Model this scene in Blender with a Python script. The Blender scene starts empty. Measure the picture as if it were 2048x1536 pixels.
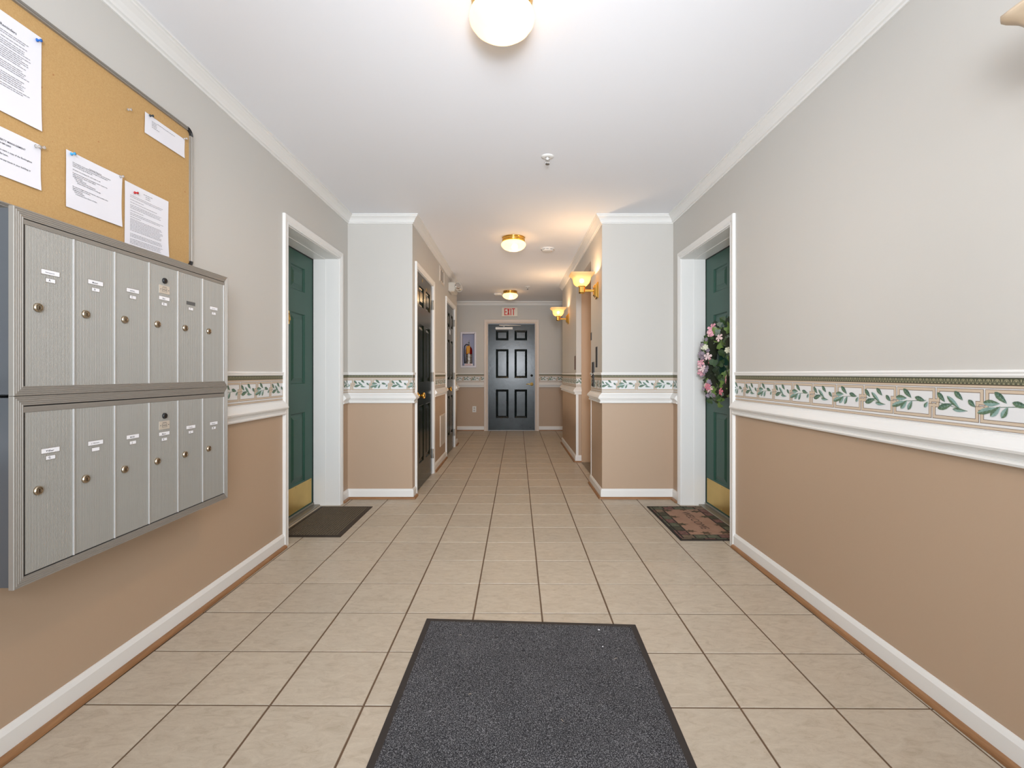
import bpy, bmesh, math, random
from mathutils import Matrix, Vector
R = math.radians
PI = math.pi
random.seed(7)
scene = bpy.context.scene
C = scene.collection

# ------------------------------------------------------------------ camera
FPX, CX, CY = 967.0, 1027.0, 747.5          # focal length and principal point in pixels of a 2048x1536 frame
H = 1.085
cam_d = bpy.data.cameras.new('camera'); cam = bpy.data.objects.new('camera', cam_d); C.objects.link(cam)
cam_d.sensor_width = 36; cam_d.sensor_fit = 'HORIZONTAL'; cam_d.lens = FPX / 2048 * 36
cam_d.shift_x = (1024 - CX) / 2048; cam_d.shift_y = -(768 - CY) / 2048
cam_d.clip_start = 0.02
cam.location = (0, 0, H); cam.rotation_euler = (R(90), 0, 0)
scene.camera = cam
# ------------------------------------------------------------------ light and exposure
scene.view_settings.view_transform = 'Standard'; scene.view_settings.look = 'None'
scene.view_settings.gamma = 1; scene.view_settings.use_curve_mapping = False
scene.view_settings.exposure = 0.07
w = bpy.data.worlds.new('world'); scene.world = w; w.use_nodes = True
w.node_tree.nodes['Background'].inputs[0].default_value = (.75, .85, 1, 1)
w.node_tree.nodes['Background'].inputs[1].default_value = 0.6

def area(name, loc, rot, sx, sy, power, col, spread=180):
    d = bpy.data.lights.new(name, 'AREA'); d.shape = 'RECTANGLE'; d.size = sx; d.size_y = sy
    d.energy = power; d.color = col; d.spread = R(spread)
    o = bpy.data.objects.new(name, d); C.objects.link(o); o.location = loc; o.rotation_euler = rot
    return o
def point(name, loc, power, col, rad):
    d = bpy.data.lights.new(name, 'POINT'); d.energy = power; d.color = col; d.shadow_soft_size = rad
    o = bpy.data.objects.new(name, d); C.objects.link(o); o.location = loc
    return o
DAY = (.84, .93, 1.0); WARM = (1.0, .70, .42); BULB = (1.0, .68, .38); FLASH = (.91, .945, 1.0)
area('added_rear_daylight', (0, -1.28, 1.15), (R(90), 0, 0), 1.7, 2.0, 30, DAY, 110)    # added unseen light in an assumed rear opening, standing in for daylight
area('assumed_camera_flash', (.12, -.10, 1.45), (R(92), 0, 0), .30, .30, 11, FLASH, 75)       # assumed flash beside the camera, itself unseen
area('added_ceiling_bounce', (0, -.45, 1.55), (R(122), 0, 0), .6, .5, 37, FLASH, 150)         # added unseen light aimed upward, brightens the lobby ceiling
area('added_corridor_fill', (-.05, 6.2, .30), (R(180), 0, 0), 1.1, 3.4, 11.5, (1.0, .83, .68), 150)  # added fill light with no fixture, brightens the corridor ceiling

# ------------------------------------------------------------------ helpers: materials
def s2l(c):
    c = c / 255.0
    return c / 12.92 if c <= .04045 else ((c + .055) / 1.055) ** 2.4
def rgb(*c): return (s2l(c[0]), s2l(c[1]), s2l(c[2]), 1)
def nn(nt, t, **kw):
    n = nt.nodes.new(t)
    for k, v in kw.items():
        if k.startswith('i_'):
            key = k[2:].replace('_', ' ')
            key = int(key) if key.isdigit() else key
            n.inputs[key].default_value = v
        else: setattr(n, k, v)
    return n
def mat(name, col, rough=.6, metal=0, bump=None, vary=None, spec=.5, coords='Object', coat=0, obj_vary=0, stretch=(1, 1, 1)):
    """bump=(scale, strength[, detail]); vary=(scale, colour2, amount)"""
    m = bpy.data.materials.new(name); m.use_nodes = True; nt = m.node_tree; b = nt.nodes['Principled BSDF']
    b.inputs['Base Color'].default_value = rgb(*col); b.inputs['Roughness'].default_value = rough
    b.inputs['Metallic'].default_value = metal; b.inputs['Specular IOR Level'].default_value = spec
    if coat: b.inputs['Coat Weight'].default_value = coat; b.inputs['Coat Roughness'].default_value = .12
    tc = nn(nt, 'ShaderNodeTexCoord'); mp = nn(nt, 'ShaderNodeMapping'); mp.inputs['Scale'].default_value = stretch
    nt.links.new(tc.outputs[coords], mp.inputs[0])
    last = None
    if vary:
        n = nn(nt, 'ShaderNodeTexNoise', i_Scale=vary[0], i_Detail=6.0); nt.links.new(mp.outputs[0], n.inputs['Vector'])
        r = nn(nt, 'ShaderNodeValToRGB'); r.color_ramp.elements[0].position = .5 - .5 * vary[2]; r.color_ramp.elements[1].position = .5 + .5 * vary[2]
        r.color_ramp.elements[0].color = rgb(*col); r.color_ramp.elements[1].color = rgb(*vary[1])
        nt.links.new(n.outputs['Fac'], r.inputs[0]); last = r.outputs[0]
    if obj_vary:
        oi = nn(nt, 'ShaderNodeObjectInfo'); hv = nn(nt, 'ShaderNodeHueSaturation')
        ma = nn(nt, 'ShaderNodeMath', operation='MULTIPLY_ADD'); ma.inputs[1].default_value = 2 * obj_vary; ma.inputs[2].default_value = 1 - obj_vary
        nt.links.new(oi.outputs['Random'], ma.inputs[0]); nt.links.new(ma.outputs[0], hv.inputs['Value'])
        if last: nt.links.new(last, hv.inputs['Color'])
        else: hv.inputs['Color'].default_value = rgb(*col)
        last = hv.outputs[0]
    if last: nt.links.new(last, b.inputs['Base Color'])
    if bump:
        n = nn(nt, 'ShaderNodeTexNoise', i_Scale=bump[0], i_Detail=(bump[2] if len(bump) > 2 else 4.0)); nt.links.new(mp.outputs[0], n.inputs['Vector'])
        bn = nn(nt, 'ShaderNodeBump', i_Strength=bump[1], i_Distance=.002); nt.links.new(n.outputs['Fac'], bn.inputs['Height'])
        nt.links.new(bn.outputs[0], b.inputs['Normal'])
    return m
M = {}
M['paint_up'] = mat('wall_paint_taupe', (203, 200, 194), .55, bump=(90, .08))
M['paint_low'] = mat('wall_paint_tan', (186, 161, 137), .5, bump=(90, .08))
M['ceiling'] = mat('ceiling_paint', (242, 243, 247), .8, bump=(60, .05))
M['trim'] = mat('trim_white', (236, 235, 232), .4, bump=(30, .03))
M['trim_beige'] = mat('frame_beige_white', (220, 206, 194), .4)
M['oak'] = mat('oak_shoe', (168, 124, 84), .45, vary=(14, (134, 94, 60), .5), stretch=(6, .5, 6))
M['oak2'] = mat('oak_shoe_x', (168, 124, 84), .45, vary=(14, (134, 94, 60), .5), stretch=(.5, 6, 6))
M['green_door'] = mat('green_door_paint', (40, 84, 70), .42, vary=(3, (36, 77, 64), .6), spec=.35)
M['dark_door'] = mat('dark_green_door_gloss', (14, 24, 15), .17, bump=(7, .10, 2.0), spec=.3)
M['fire_door'] = mat('black_door_gloss', (13, 21, 24), .22, bump=(14, .22, 5.0), vary=(6, (32, 44, 46), .4), spec=.36)
M['brass'] = mat('polished_brass', (232, 184, 92), .17, 1)
M['brass_dull'] = mat('brass_plate', (214, 182, 104), .36, .75, vary=(5, (192, 160, 86), .6))
M['brass_lever'] = mat('bright_brass_lever', (236, 204, 120), .35, .5)
M['chrome'] = mat('chrome', (205, 205, 205), .12, 1)
M['steel'] = mat('steel', (150, 148, 145), .35, 1)
M['hinge'] = mat('hinge_plate', (176, 170, 160), .45, .4)
M['alu'] = mat('brushed_aluminium', (160, 155, 148), .5, .5, bump=(300, .03), stretch=(1, 1, .02))
M['alu_door'] = mat('ribbed_aluminium', (164, 162, 156), .48, .3, vary=(2, (156, 153, 146), .6))
M['alu_strip'] = mat('bright_aluminium', (226, 226, 226), .35, .5)
M['box_side'] = mat('mailbox_side_grey', (96, 100, 106), .38, .4)
M['shadow_gap'] = mat('shadow_gap_black', (22, 21, 21), .6)  # flat black that paints the shade in gaps around doors
M['black'] = mat('black_plastic', (34, 34, 36), .45)
M['cork'] = mat('cork', (202, 166, 112), .8, bump=(500, .25), vary=(260, (184, 144, 90), .7))
M['paper'] = mat('white_paper', (235, 234, 240), .6)
M['ink'] = mat('ink', (138, 136, 142), .7)
M['ink_dark'] = mat('ink_black', (62, 60, 66), .7)
M['card'] = mat('name_card', (240, 240, 244), .5)
M['slot'] = mat('empty_slot', (92, 92, 92), .6)
M['lock'] = mat('lock_nickel', (184, 168, 146), .28, 1)
M['lock_dark'] = mat('lock_keyway', (60, 44, 26), .4, .6)
M['plate'] = mat('riveted_plate', (214, 204, 190), .35, .3)
M['grout'] = mat('grout', (104, 82, 62), .85, bump=(200, .2))
M['threshold'] = mat('threshold_metal', (150, 144, 132), .4, .7)
M['white_plastic'] = mat('white_plastic', (232, 230, 226), .4)
M['offwhite'] = mat('offwhite_plastic', (205, 200, 190), .4)
M['vent'] = mat('vent_enamel', (214, 202, 188), .4)
M['vent_dark'] = mat('vent_inside', (70, 58, 48), .8)
M['tan_steel'] = mat('elevator_frame_tan', (190, 158, 126), .4)
M['red'] = mat('extinguisher_red', (128, 16, 12), .2, coat=.5)
M['silver_label'] = mat('silver_label', (190, 186, 180), .35, .5, vary=(40, (120, 108, 100), .3))
M['tag'] = mat('inspection_tag', (226, 158, 38), .5)
M['cabinet'] = mat('cabinet_white', (226, 222, 232), .4)
M['cabinet_in'] = mat('cabinet_inside', (182, 180, 202), .5)
M['exit_white'] = mat('exit_face', (232, 222, 205), .35)
M['blue'] = mat('pin_blue', (20, 100, 190), .3); M['lightblue'] = mat('pin_light_blue', (70, 165, 220), .3)
M['redpin'] = mat('pin_red', (190, 24, 20), .3); M['blackpin'] = mat('pin_black', (45, 55, 58), .3)
M['clearpin'] = mat('pin_clear', (236, 232, 228), .15); M['clearpin'].node_tree.nodes['Principled BSDF'].inputs['Transmission Weight'].default_value = .75
M['rubber'] = mat('mat_rubber_edge', (46, 40, 38), .6)
M['brown_rubber'] = mat('brown_mat_rubber', (50, 38, 27), .6, bump=(300, .2))
M['brown_rib'] = mat('brown_mat_ribs', (98, 85, 67), .75, bump=(400, .3))
M['bord_paper'] = mat('border_white', (228, 228, 228), .55); M['bord_beige'] = mat('border_beige', (206, 188, 166), .55)
M['bord_brown'] = mat('border_brown', (104, 80, 62), .6); M['bord_dark'] = mat('border_dark_olive', (82, 84, 66), .6)
M['bord_arch'] = mat('border_arch', (158, 152, 122), .6)
M['leaf_d'] = mat('print_leaf_dark', (58, 88, 72), .6, vary=(120, (84, 112, 92), .5)); M['leaf_m'] = mat('print_leaf_olive', (104, 128, 98), .6, vary=(120, (76, 104, 82), .5))
M['leaf_p'] = mat('print_leaf_pale', (150, 178, 172), .6, vary=(120, (112, 146, 138), .5))

def tile_material():
    m = bpy.data.materials.new('ceramic_tile'); m.use_nodes = True; nt = m.node_tree; b = nt.nodes['Principled BSDF']
    g = nn(nt, 'ShaderNodeNewGeometry'); mp = nn(nt, 'ShaderNodeMapping'); mp.inputs['Scale'].default_value = (1, 2.2, 1); mp.inputs['Rotation'].default_value = (0, 0, .5)
    oi = nn(nt, 'ShaderNodeObjectInfo')
    sc = nn(nt, 'ShaderNodeVectorMath', operation='SCALE'); sc.inputs[3].default_value = 37; nt.links.new(oi.outputs['Random'], sc.inputs[0])
    ad = nn(nt, 'ShaderNodeVectorMath', operation='ADD'); nt.links.new(g.outputs['Position'], mp.inputs[0]); nt.links.new(mp.outputs[0], ad.inputs[0]); nt.links.new(sc.outputs[0], ad.inputs[1])
    n1 = nn(nt, 'ShaderNodeTexNoise', i_Scale=15.0, i_Detail=9.0, i_Roughness=.72, i_Distortion=1.0); nt.links.new(ad.outputs[0], n1.inputs['Vector'])
    r = nn(nt, 'ShaderNodeValToRGB'); e = r.color_ramp.elements
    e[0].position = .30; e[0].color = rgb(174, 160, 140); e[1].position = .66; e[1].color = rgb(200, 188, 170)
    x = e.new(.47); x.color = rgb(190, 177, 159)
    nt.links.new(n1.outputs['Fac'], r.inputs[0])
    n2 = nn(nt, 'ShaderNodeTexNoise', i_Scale=160.0, i_Detail=2.0); nt.links.new(ad.outputs[0], n2.inputs['Vector'])
    r2 = nn(nt, 'ShaderNodeValToRGB'); r2.color_ramp.elements[0].position = .27; r2.color_ramp.elements[0].color = (.86, .84, .8, 1); r2.color_ramp.elements[1].position = .36; r2.color_ramp.elements[1].color = (1, 1, 1, 1)
    nt.links.new(n2.outputs['Fac'], r2.inputs[0])
    mx = nn(nt, 'ShaderNodeMix', data_type='RGBA', blend_type='MULTIPLY'); mx.inputs[0].default_value = 1
    nt.links.new(r.outputs[0], mx.inputs[6]); nt.links.new(r2.outputs[0], mx.inputs[7])
    hv = nn(nt, 'ShaderNodeHueSaturation'); ma = nn(nt, 'ShaderNodeMath', operation='MULTIPLY_ADD'); ma.inputs[1].default_value = .07; ma.inputs[2].default_value = .965
    nt.links.new(oi.outputs['Random'], ma.inputs[0]); nt.links.new(ma.outputs[0], hv.inputs['Value']); nt.links.new(mx.outputs[2], hv.inputs['Color'])
    nt.links.new(hv.outputs[0], b.inputs['Base Color']); b.inputs['Roughness'].default_value = .40; b.inputs['Specular IOR Level'].default_value = .42
    bn = nn(nt, 'ShaderNodeBump', i_Strength=.16, i_Distance=.002); nt.links.new(n1.outputs['Fac'], bn.inputs['Height']); nt.links.new(bn.outputs[0], b.inputs['Normal'])
    return m
M['tile'] = tile_material()
def carpet_material():
    m = bpy.data.materials.new('charcoal_carpet'); m.use_nodes = True; nt = m.node_tree; b = nt.nodes['Principled BSDF']
    tc = nn(nt, 'ShaderNodeTexCoord')
    mp = nn(nt, 'ShaderNodeMapping'); mp.inputs['Scale'].default_value = (1.0, .8, 1); nt.links.new(tc.outputs['Object'], mp.inputs[0])
    n1 = nn(nt, 'ShaderNodeTexNoise', i_Scale=330.0, i_Detail=6.0, i_Roughness=.82); nt.links.new(mp.outputs[0], n1.inputs['Vector'])
    n2 = nn(nt, 'ShaderNodeTexNoise', i_Scale=5.0, i_Detail=3.0); nt.links.new(tc.outputs['Object'], n2.inputs['Vector'])
    r = nn(nt, 'ShaderNodeValToRGB'); e = r.color_ramp.elements
    e[0].position = .40; e[0].color = rgb(26, 26, 30); e[1].position = .64; e[1].color = rgb(196, 196, 200)
    x = e.new(.52); x.color = rgb(72, 72, 76)
    nt.links.new(n1.outputs['Fac'], r.inputs[0])
    r2 = nn(nt, 'ShaderNodeValToRGB'); r2.color_ramp.elements[0].position = .35; r2.color_ramp.elements[0].color = (.84, .84, .84, 1); r2.color_ramp.elements[1].position = .65; r2.color_ramp.elements[1].color = (1, 1, 1, 1)
    nt.links.new(n2.outputs['Fac'], r2.inputs[0])
    mx = nn(nt, 'ShaderNodeMix', data_type='RGBA', blend_type='MULTIPLY'); mx.inputs[0].default_value = 1
    nt.links.new(r.outputs[0], mx.inputs[6]); nt.links.new(r2.outputs[0], mx.inputs[7]); nt.links.new(mx.outputs[2], b.inputs['Base Color'])
    b.inputs['Roughness'].default_value = .95; b.inputs['Specular IOR Level'].default_value = .1
    bn = nn(nt, 'ShaderNodeBump', i_Strength=.45, i_Distance=.004); nt.links.new(n1.outputs['Fac'], bn.inputs['Height']); nt.links.new(bn.outputs[0], b.inputs['Normal'])
    return m
M['carpet'] = carpet_material()
def glass_material(name, emis, col=(1.0, .74, .38), ecol=(1.0, .66, .30)):
    m = bpy.data.materials.new(name); m.use_nodes = True; nt = m.node_tree
    for n in list(nt.nodes): nt.nodes.remove(n)
    out = nn(nt, 'ShaderNodeOutputMaterial'); tr = nn(nt, 'ShaderNodeBsdfTranslucent'); tr.inputs[0].default_value = (*col, 1)
    df = nn(nt, 'ShaderNodeBsdfPrincipled'); df.inputs['Base Color'].default_value = (.85, .72, .52, 1); df.inputs['Roughness'].default_value = .3
    rf = nn(nt, 'ShaderNodeBsdfRefraction'); rf.inputs[0].default_value = (1, .88, .66, 1); rf.inputs['Roughness'].default_value = .62; rf.inputs['IOR'].default_value = 1.02
    a = nn(nt, 'ShaderNodeMixShader'); a.inputs[0].default_value = .5; b = nn(nt, 'ShaderNodeMixShader'); b.inputs[0].default_value = .30
    nt.links.new(tr.outputs[0], a.inputs[1]); nt.links.new(rf.outputs[0], a.inputs[2])
    nt.links.new(a.outputs[0], b.inputs[1]); nt.links.new(df.outputs[0], b.inputs[2])
    if emis:
        em = nn(nt, 'ShaderNodeEmission'); em.inputs[0].default_value = (*ecol, 1); em.inputs[1].default_value = emis
        ad = nn(nt, 'ShaderNodeAddShader'); nt.links.new(b.outputs[0], ad.inputs[0]); nt.links.new(em.outputs[0], ad.inputs[1])
        nt.links.new(ad.outputs[0], out.inputs[0])
    else: nt.links.new(b.outputs[0], out.inputs[0])
    return m
M['bowl_glass'] = glass_material('lit_frosted_bowl', .62, (1.0, .80, .50), (1.0, .78, .46))
M['shade_glass'] = glass_material('lit_amber_shade', .26, (.36, .23, .10), (1.0, .66, .28))
M['shade_off'] = mat('unlit_amber_shade', (206, 186, 160), .35)
def exit_red():
    m = bpy.data.materials.new('exit_red'); m.use_nodes = True; b = m.node_tree.nodes['Principled BSDF']
    b.inputs['Base Color'].default_value = rgb(190, 20, 14); b.inputs['Emission Color'].default_value = rgb(230, 40, 25); b.inputs['Emission Strength'].default_value = .1
    return m
M['exit_red'] = exit_red()

# ------------------------------------------------------------------ helpers: geometry
class MB:
    """collects vertices and faces, builds one mesh object"""
    def __init__(self): self.v = []; self.f = []; self.m = []; self.s = []
    def add(self, vs, fs, mi=0, smooth=False):
        n = len(self.v); self.v += [tuple(p) for p in vs]
        for f in fs: self.f.append(tuple(i + n for i in f)); self.m.append(mi); self.s.append(smooth)
        return self
    def box(self, x0, x1, y0, y1, z0, z1, mi=0, bev=0):
        if bev:
            b = bev; vs = []; 
            for z, i in ((z0, b), (z0 + b, 0), (z1 - b, 0), (z1, b)):
                vs += [(x0 + i, y0 + i, z), (x1 - i, y0 + i, z), (x1 - i, y1 - i, z), (x0 + i, y1 - i, z)]
            fs = [(3, 2, 1, 0), (12, 13, 14, 15)]
            for k in range(3):
                for j in range(4): fs.append((4 * k + j, 4 * k + (j + 1) % 4, 4 * k + 4 + (j + 1) % 4, 4 * k + 4 + j))
            return self.add(vs, fs, mi)
        vs = [(x0, y0, z0), (x1, y0, z0), (x1, y1, z0), (x0, y1, z0), (x0, y0, z1), (x1, y0, z1), (x1, y1, z1), (x0, y1, z1)]
        return self.add(vs, [(3, 2, 1, 0), (4, 5, 6, 7), (0, 1, 5, 4), (1, 2, 6, 5), (2, 3, 7, 6), (3, 0, 4, 7)], mi)
    def loops(self, loops, mi=0, cap0=False, cap1=True, closed=True, smooth=False):
        """skin a list of equal-length point loops"""
        n = len(loops[0]); vs = [p for l in loops for p in l]; fs = []
        for k in range(len(loops) - 1):
            for j in range(n if closed else n - 1):
                a = k * n + j; b = k * n + (j + 1) % n
                fs.append((a, b, b + n, a + n))
        if cap0: fs.append(tuple(reversed(range(n))))
        if cap1: fs.append(tuple(range((len(loops) - 1) * n, len(loops) * n)))
        return self.add(vs, fs, mi, smooth)
    def rects(self, x0, x1, z0, z1, prof, mi=0, cap=True):
        """nested rectangles facing -y: prof = (inset, height towards the viewer)"""
        return self.loops([[(x0 + d, -h, z0 + d), (x1 - d, -h, z0 + d), (x1 - d, -h, z1 - d), (x0 + d, -h, z1 - d)] for d, h in prof], mi, False, cap)
    def lathe(self, prof, n=24, mi=0, axis='z', o=(0, 0, 0), smooth=True, sq=0):
        """prof = (radius, height) along the axis"""
        L = []
        for r, h in prof:
            lp = []
            for k in range(n):
                a = 2 * PI * (k + .5) / n; c, s = math.cos(a), math.sin(a)
                rr = r / (abs(c) ** sq + abs(s) ** sq) ** (1 / sq) if sq else r
                p = (rr * c, rr * s, h)
                if axis == 'y': p = (rr * c, -h, rr * s)
                if axis == 'x': p = (h, rr * c, rr * s)
                lp.append((p[0] + o[0], p[1] + o[1], p[2] + o[2]))
            L.append(lp)
        return self.loops(L, mi, True, True, True, smooth)
    def tube(self, pts, r, n=8, mi=0, taper=None):
        P = [Vector(p) for p in pts]; L = []
        up = Vector((0, 0, 1))
        for i, p in enumerate(P):
            d = (P[min(i + 1, len(P) - 1)] - P[max(i - 1, 0)]).normalized()
            u = d.cross(up) if abs(d.dot(up)) < .95 else d.cross(Vector((0, 1, 0)))
            u.normalize(); v = d.cross(u); rr = r if taper is None else r * taper[i]
            L.append([tuple(p + rr * (math.cos(2 * PI * k / n) * u + math.sin(2 * PI * k / n) * v)) for k in range(n)])
        return self.loops(L, mi, True, True, True, True)
    def quad(self, pts, mi=0): return self.add(pts, [tuple(range(len(pts)))], mi)
    def mesh(self, name, mats):
        me = bpy.data.meshes.new(name); me.from_pydata(self.v, [], self.f)
        for m in (mats if isinstance(mats, (list, tuple)) else [mats]): me.materials.append(m)
        me.polygons.foreach_set('material_index', self.m); me.polygons.foreach_set('use_smooth', self.s)
        bm = bmesh.new(); bm.from_mesh(me); bmesh.ops.recalc_face_normals(bm, faces=bm.faces); bm.to_mesh(me); bm.free()
        return me
    def build(self, name, mats, parent=None, loc=(0, 0, 0), rz=0):
        o = bpy.data.objects.new(name, self.mesh(name, mats)); C.objects.link(o); o.parent = parent
        o.location = loc; o.rotation_euler = (0, 0, rz)
        return o
def empty(name, loc=(0, 0, 0), rz=0, parent=None):
    o = bpy.data.objects.new(name, None); C.objects.link(o); o.location = loc; o.rotation_euler = (0, 0, rz); o.parent = parent; o.empty_display_size = .05
    return o
def tag(o, label=None, cat=None, group=None, kind=None):
    if label: o['label'] = label
    if cat: o['category'] = cat
    if group: o['group'] = group
    if kind: o['kind'] = kind
    return o
def copy_tree(o, parent=None):
    c = o.copy(); C.objects.link(c); c.parent = parent
    for ch in list(o.children): copy_tree(ch, c)
    return c
def st(o, label=None):
    o['kind'] = 'structure'
    if label: o['label'] = label
    return o
def text_mesh(txt, width=None, height=None, bold=0, name='lettering', align='CENTER'):
    """flat lettering in the x-z plane facing -y; returns a mesh data block"""
    cu = bpy.data.curves.new(name, 'FONT'); cu.body = txt; cu.size = 1; cu.align_x = align; cu.align_y = 'CENTER'; cu.offset = bold; cu.resolution_u = 2
    o = bpy.data.objects.new('t', cu); C.objects.link(o)
    bpy.context.view_layer.update()
    me = bpy.data.meshes.new_from_object(o.evaluated_get(bpy.context.evaluated_depsgraph_get()))
    bpy.data.objects.remove(o); bpy.data.curves.remove(cu)
    xs = [v.co.x for v in me.vertices] or [0, 1]; ys = [v.co.y for v in me.vertices] or [0, 1]
    w_, h_ = max(xs) - min(xs), max(ys) - min(ys)
    if width and height: sx, sz = width / w_, height / h_
    elif width: sx = sz = width / w_
    else: sx = sz = height / .7
    x_c = (max(xs) + min(xs)) / 2 if align == 'CENTER' else 0; y_c = (max(ys) + min(ys)) / 2 if (width and height) else 0
    for v in me.vertices: v.co = ((v.co.x - x_c) * sx, 0, (v.co.y - y_c) * sz)
    return me
def text_obj(txt, parent, loc, m, name='lettering', **kw):
    me = text_mesh(txt, **kw); me.materials.clear(); me.materials.append(m)
    o = bpy.data.objects.new(name, me); C.objects.link(o); o.parent = parent; o.location = loc
    return o
def join_meshes(parts, name, mats, parent, loc=(0, 0, 0)):
    """parts: (mesh, offset, material index) -> one mesh object"""
    b = MB()
    for me, off, mi in parts:
        b.add([(v.co.x + off[0], v.co.y + off[1], v.co.z + off[2]) for v in me.vertices], [tuple(p.vertices) for p in me.polygons], mi)
        bpy.data.meshes.remove(me)
    return b.build(name, mats, parent, loc)
def sweep(path, prof, name, m, parent=None, closed_prof=True):
    """profile (out, z) swept along a plan path; 'out' points to the left of travel, corners are mitred"""
    P = [Vector(p) for p in path]; L = []
    for i, p in enumerate(P):
        d0 = (P[i] - P[i - 1]).normalized() if i else None
        d1 = (P[i + 1] - P[i]).normalized() if i < len(P) - 1 else None
        n0 = Vector((-d0.y, d0.x)) if d0 else None; n1 = Vector((-d1.y, d1.x)) if d1 else None
        if n0 and n1: mt = (n0 + n1) / (1 + n0.dot(n1))
        else: mt = n0 or n1
        L.append([(p.x + mt.x * o, p.y + mt.y * o, z) for o, z in prof])
    b = MB(); b.loops(L, 0, True, True, closed_prof)
    return b.build(name, m, parent)

XL, XR, YB = -1.44, 1.388, 4.2             # left wall, right wall, where the lobby narrows
CL, CR = -.878, .769                       # corridor walls
EL, ER, YF = 7.5, 7.58, 9.2                # corridor ends, far wall
ZC, Z0 = 2.46, -1.3                        # ceiling, rear of the lobby (y)
RAILZ = .875

# ------------------------------------------------------------------ walls
def wall(name, label, u0, u1, t0, t1, axis, holes=(), z1=ZC):
    """wall along 'axis' (u), thickness t; painted in two colours, split at the chair rail"""
    us = sorted({u0, u1, *[h[0] for h in holes], *[h[1] for h in holes]}); zs = sorted({0, RAILZ, z1, *[h[2] for h in holes], *[h[3] for h in holes]})
    b = MB()
    for a, c in zip(us, us[1:]):
        for z_a, z_b in zip(zs, zs[1:]):
            mu, mz = (a + c) / 2, (z_a + z_b) / 2
            if any(h[0] < mu < h[1] and h[2] < mz < h[3] for h in holes): continue
            mi = 1 if mz < RAILZ else 0
            if axis == 'y': b.box(t0, t1, a, c, z_a, z_b, mi)
            else: b.box(a, c, t0, t1, z_a, z_b, mi)
    return st(b.build(name, [M['paint_up'], M['paint_low']]), label)
DLL = (3.075, 3.985); DRR = (3.083, 3.99); DA = (4.37, 5.25); DB = (6.30, 7.15)
W = {}
J = .02
W['left'] = wall('wall_left', 'two-tone lobby wall behind the mailboxes and cork board', Z0, YB + .15, XL - .30, XL, 'y', [(DLL[0] - J, DLL[1] + J, 0, 2.03 + J)])
W['right'] = wall('wall_right', 'bare two-tone lobby wall on the right', Z0, YB + .15, XR, XR + .30, 'y', [(DRR[0] - J, DRR[1] + J, 0, 2.03 + J)])
W['bl'] = wall('wall_left_return', 'short wall facing the camera left of the corridor', XL, CL - .13, YB, YB + .13, 'x')
W['br'] = wall('wall_right_return', 'short wall facing the camera right of the corridor', CR + .13, XR, YB, YB + .13, 'x')
W['cl'] = wall('wall_corridor_left', 'corridor wall with two dark closet doors', YB, EL, CL - .13, CL, 'y', [(DA[0] - J, DA[1] + J, 0, 2.03 + J), (DB[0] - J, DB[1] + J, 0, 2.03 + J)])
W['cr'] = wall('wall_corridor_right', 'corridor wall with the elevator opening and wall lamps', YB, ER, CR, CR + .13, 'y', [(4.8, 5.93, 0, 2.21)])
W['el'] = wall('wall_left_end', 'wall closing the left corridor side at the cross hall', -2.6, CL - .13, EL - .13, EL, 'x')
W['er'] = wall('wall_right_end', 'wall closing the right corridor side at the cross hall', CR + .13, 2.6, ER - .13, ER, 'x')
CAB = (-.985, -.733, 1.225, 1.855)
FD = (-.485, .409)
W['far'] = wall('wall_far', 'end wall with the black fire door', -2.6, 2.6, YF, YF + .22, 'x', [(FD[0] - J, FD[1] + J, 0, 2.06), CAB])
W['fl'] = wall('wall_cross_left', None, EL, YF, -2.75, -2.6, 'y'); W['fr'] = wall('wall_cross_right', None, EL, YF, 2.6, 2.75, 'y')
W['back'] = wall('wall_back', None, XL, XR, Z0 - .15, Z0, 'x', [(-.9, .9, 0, 2.2)])  # opening behind the camera is assumed, made to hold the added daylight
b = MB(); b.box(-3, 3, Z0 - .2, YF + .4, ZC, ZC + .1); st(b.build('ceiling', M['ceiling']), 'flat white ceiling')
# elevator car front behind the opening
b = MB(); b.box(CR + .13, CR + .30, 4.6, 6.1, 2.21, ZC, 0); b.box(CR + .13, 1.3, 5.93, 6.1, 0, 2.21, 0); b.box(CR + .13, 1.3, 4.6, 4.8, 0, 2.21, 0)
st(b.build('wall_elevator_shaft', [M['paint_up']]))

# ------------------------------------------------------------------ floor: slab, grout and every tile
floor = st(MB().box(-2.8, 2.8, Z0 - .15, YF + .1, -.10, -.0028).build('floor', M['grout']), 'beige ceramic tile floor')
T = .307; YAW = -.00777
def tpos(i, j):
    c, s = math.cos(YAW), math.sin(YAW)
    return T * (c * i - s * j + .4012), T * (s * i + c * j + 5.134)
tb = MB(); g = .0034; q = T / 2 - g
L = []
for ins, z in ((0, -.008), (0, -.0022), (.0008, -.0006), (.0025, 0)):
    a = q - ins; L.append([(-a, -a, z), (a, -a, z), (a, a, z), (-a, a, z)])
tb.loops(L, 0, False, True)
tile_me = tb.mesh('tile', M['tile'])
def in_room(x, y, e=.16):
    def r(x0, x1, y0, y1): return x0 - e < x < x1 + e and y0 - e < y < y1 + e
    return r(XL, XR, Z0, YB) or r(CL, CR, YB, EL) or r(-2.6, 2.6, EL, YF) or r(XL - .2, XL, *DLL) or r(XR, XR + .2, *DRR) or r(CR, 1.0, 4.8, 5.93)
spare = []
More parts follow.
